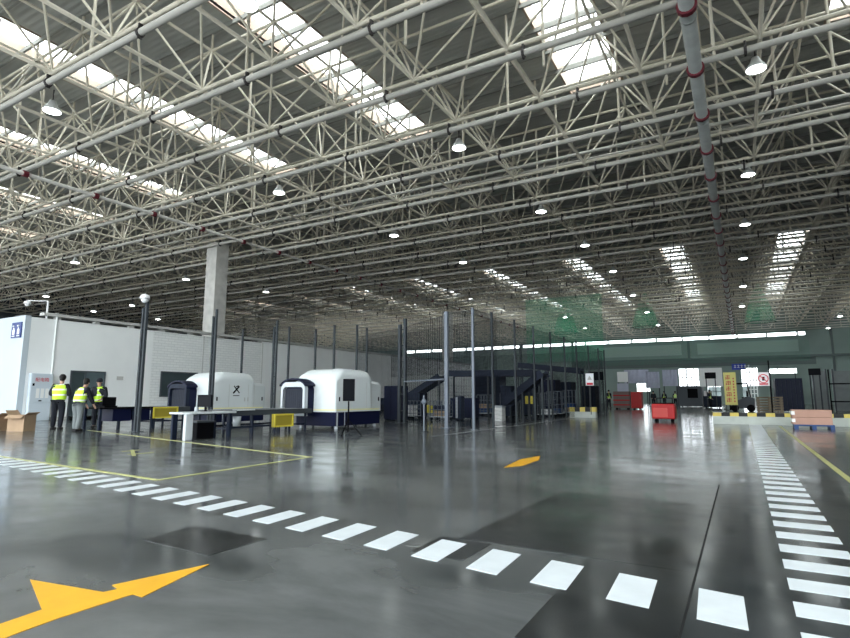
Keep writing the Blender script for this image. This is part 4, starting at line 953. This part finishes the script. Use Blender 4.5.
# ------------------------------------------------------------------ people
def skin(name, pts, edges, m, parent, sub=1):
    me = bpy.data.meshes.new(name); me.from_pydata([p[:3] for p in pts], edges, []); o = bpy.data.objects.new(name, me); COL.objects.link(o); o.parent = parent
    bpy.context.view_layer.objects.active = o
    md = o.modifiers.new('skin', 'SKIN'); md.use_smooth_shade = True
    sv = me.skin_vertices
    if not sv: me.attributes.new('skin', 'FLOAT', 'POINT')
    for i, p in enumerate(pts):
        rr = p[3]; sv[0].data[i].radius = rr if isinstance(rr, tuple) else (rr, rr)
    sv[0].data[0].use_root = True
    s = o.modifiers.new('sub', 'SUBSURF'); s.levels = sub; s.render_levels = sub
    me.materials.append(m); return o
def person(loc, rot, label, H=1.72, bend=0, arms=((.12, .32, 1.0), (.12, .32, 1.0)), vest=True, trousers='trous', step=.06, head=(0, 0), cap=False):
    """faces local -Y. arms: for each side (forward reach, drop..): hand = (out, fwd, z)"""
    r = empty('person', loc); tag(r, label, 'person'); W[r.name] = Vector((0, 0, 0)); k = H / 1.72
    hip = Vector((0, .0, .93)); bd = Vector((0, -math.sin(bend), math.cos(bend)))
    waist = hip + bd * .16; chest = hip + bd * .36; neck = hip + bd * .54; hb = neck + Vector((head[0], -.03 - .04 * head[1], .09)); ht = hb + Vector((0, -.02, .10)); top = hb + Vector((0, .0, .17))
    sh = [chest + bd * .12 + Vector((s * .19, 0, 0)) for s in (-1, 1)]
    hands = [Vector((s * a[0] + s * .12, -a[1], a[2])) for s, a in zip((-1, 1), arms)]
    elb = []
    for s, S, Hn in zip((-1, 1), sh, hands):
        mid = (S + Hn) / 2; L_ = (Hn - S).length; off = math.sqrt(max(.0004, .30 ** 2 - (L_ / 2) ** 2)) if L_ < .6 else .02
        elb.append(mid + Vector((s * .35, .5, -.5)).normalized() * off)
    knee = [Vector((s * .11, -.03 - s * step * .3, .50)) for s in (-1, 1)]; ank = [Vector((s * .12, .03 - s * step, .09)) for s in (-1, 1)]; toe = [a + Vector((0, -.16, -.055)) for a in ank]
    J = lambda v, rad: (v.x * k, v.y * k, v.z * k, (rad[0] * k, rad[1] * k) if isinstance(rad, tuple) else rad * k)
    # full body
    P = [J(hip, (.15, .10)), J(waist, (.13, .09)), J(chest, (.15, .10)), J(neck, .055), J(hb, (.07, .08)), J(ht, (.075, .09)), J(top, .05)]
    E = [(0, 1), (1, 2), (2, 3), (3, 4), (4, 5), (5, 6)]
    for i in range(2):
        n0 = len(P); P += [J(sh[i], .055), J(elb[i], .040), J(hands[i], .028)]; E += [(2, n0), (n0, n0 + 1), (n0 + 1, n0 + 2)]
        n0 = len(P); s = (-1, 1)[i]; P += [J(Vector((s * .09, 0, .88)), .085), J(knee[i], .055), J(ank[i], .04), J(toe[i], .035)]; E += [(0, n0), (n0, n0 + 1), (n0 + 1, n0 + 2), (n0 + 2, n0 + 3)]
        hd_ = (hands[i] - elb[i]).normalized(); sd = Vector((0, 0, 1)).cross(hd_); sd = sd.normalized() if sd.length > .1 else Vector((1, 0, 0))
        for f in range(4):
            n1 = len(P); b0 = hands[i] + hd_ * .05 + sd * (.022 * (f - 1.5)); l = (.07, .085, .08, .06)[f]
            P += [J(b0, .010), J(b0 + hd_ * l * .5, .009), J(b0 + hd_ * l + Vector((0, 0, -.015)), .008)]
            E += [(n0 - 1, n1), (n1, n1 + 1), (n1 + 1, n1 + 2)]
        n1 = len(P); b0 = hands[i] + hd_ * .01 - sd * .035 * s; P += [J(b0, .012), J(b0 + hd_ * .05 - sd * .012 * s, .009)]; E += [(n0 - 1, n1), (n1, n1 + 1)]
    body = skin('body', P, E, M['skin'], r)
    # face: nose and ears, eyes
    fc = MB(); hc = ht * k
    fc.ball(hc + Vector((0, -.088, -.03)) * k, .016 * k, 6).ball(hc + Vector((-.078, .0, -.02)) * k, .018 * k, 6).ball(hc + Vector((.078, .0, -.02)) * k, .018 * k, 6); fc.build('face_features', M['skin'], r, smooth=True)
    ey = MB().ball(hc + Vector((-.03, -.078, 0)) * k, .010 * k, 6).ball(hc + Vector((.03, -.078, 0)) * k, .010 * k, 6); ey.build('eyes', M['hair'], r, smooth=True)
    hr = MB().ball(hc + Vector((0, .018, .045)) * k, .105 * k, 12, 1.0).ball(hc + Vector((0, .04, -.01)) * k, .085 * k, 10, 1.1); hr.build('cap' if cap else 'hair', M['cloth'] if cap else M['hair'], r, smooth=True)
    if cap: MB().prism([((-.08) * k, hc.y - .07 * k), (.08 * k, hc.y - .07 * k), (.05 * k, hc.y - .17 * k), (-.05 * k, hc.y - .17 * k)], 'z', hc.z + .05 * k, hc.z + .062 * k).build('cap_brim', M['cloth'], r)
    # clothes
    skin('trousers', [J(hip + Vector((0, .0, .12)), (.18, .135)), J(Vector((-.10, 0, .82)), .125), J(knee[0], .095), J(ank[0] - Vector((0, 0, .03)), .075), J(Vector((.10, 0, .82)), .125), J(knee[1], .095), J(ank[1] - Vector((0, 0, .03)), .075)],
         [(0, 1), (1, 2), (2, 3), (0, 4), (4, 5), (5, 6)], M[trousers], r)
    skin('jacket', [J(hip - bd * .16, (.215, .165)), J(waist, (.20, .155)), J(chest, (.205, .16)), J(neck - bd * .02, .10), J(sh[0], .105), J(elb[0], .080), J(hands[0] + (elb[0] - hands[0]) * .12, .058), J(sh[1], .105), J(elb[1], .080), J(hands[1] + (elb[1] - hands[1]) * .12, .058)],
         [(0, 1), (1, 2), (2, 3), (2, 4), (4, 5), (5, 6), (2, 7), (7, 8), (8, 9)], M['cloth'], r)
    if vest:
        skin('vest', [J(hip - bd * .07, (.235, .185)), J(waist, (.228, .178)), J(chest, (.235, .182)), J(chest + bd * .14, (.18, .13)), J(sh[0] * .75 + chest * .25 + bd * .05, .11), J(sh[1] * .75 + chest * .25 + bd * .05, .11)],
             [(0, 1), (1, 2), (2, 3), (2, 4), (2, 5)], M['vest'], r)
    for i in range(2): 
        a_ = ank[i] * k; MB().box((a_.x - .05 * k, a_.y - .20 * k, .0), (a_.x + .05 * k, a_.y + .08 * k, .085 * k)).build('shoe', M['shoe'], r, bevel=.02)
    r.rotation_euler.z = rot; return r
g = gp(56, 430); person((g.x, g.y, 0), R(-135), 'person in yellow vest and dark clothes standing with back turned left of the black table', 1.80, .16, ((.02, .30, 1.15), (.02, .30, 1.15)), head=(0, 1))
g = gp(76, 431.5); person((g.x, g.y, 0), R(192), 'person in yellow vest and grey trousers leaning over the near end of the black table', 1.66, .30, ((.05, .45, .86), (.05, .45, .86)), trousers='grey_trous', head=(0, 1))
person((-20.1, 11.35, 0), R(45), 'person in a yellow vest and dark cap behind the black table with a case', 1.70, .12, ((.04, .40, 1.02), (.04, .38, 1.02)), cap=True)
r = empty('black_case', (-19.1, 11.07, .751)); tag(r, 'black case open on the black table before the worker in a cap', 'case')
MB().box((-19.3, 10.85, .752), (-18.85, 11.3, .80)).build('base', M['black'], r); MB().box((-19.02, 10.85, .80), (-18.98, 11.32, 1.10)).build('lid', M['black'], r, bevel=.01)
far = [((609, 408.3), 40, 'worker in vest and dark clothes standing left of the grey and red rack', True), ((654, 406.5), 10, 'worker in dark clothes with no vest behind the red cart', False), ((665, 406.2), -15, 'worker in a bright yellow vest directly behind the red cart', True),
       ((676, 406.4), 190, 'worker in yellow vest right of the red cart', True), ((689, 406.6), 170, 'worker in yellow vest in front of the dark grey container', True), ((710, 408.6), 60, 'lone worker in vest beside the dark equipment cart', True)]
for (px, ro, lb, v) in far:
    g = gp(*px); person((g.x, g.y, 0), R(ro), lb, 1.72, .06, ((.06, .22, .95), (.06, .18, .92)), vest=v, cap=not v)

# ------------------------------------------------------------------ colour management
SC.view_settings.view_transform = 'Standard'; SC.view_settings.look = 'None'; SC.view_settings.gamma = 1; SC.view_settings.use_curve_mapping = False
SC.view_settings.exposure = 1.25
SC.cycles.use_denoising = True
SC.cycles.max_bounces = 8; SC.cycles.transparent_max_bounces = 24; SC.cycles.diffuse_bounces = 4; SC.cycles.sample_clamp_indirect = 6
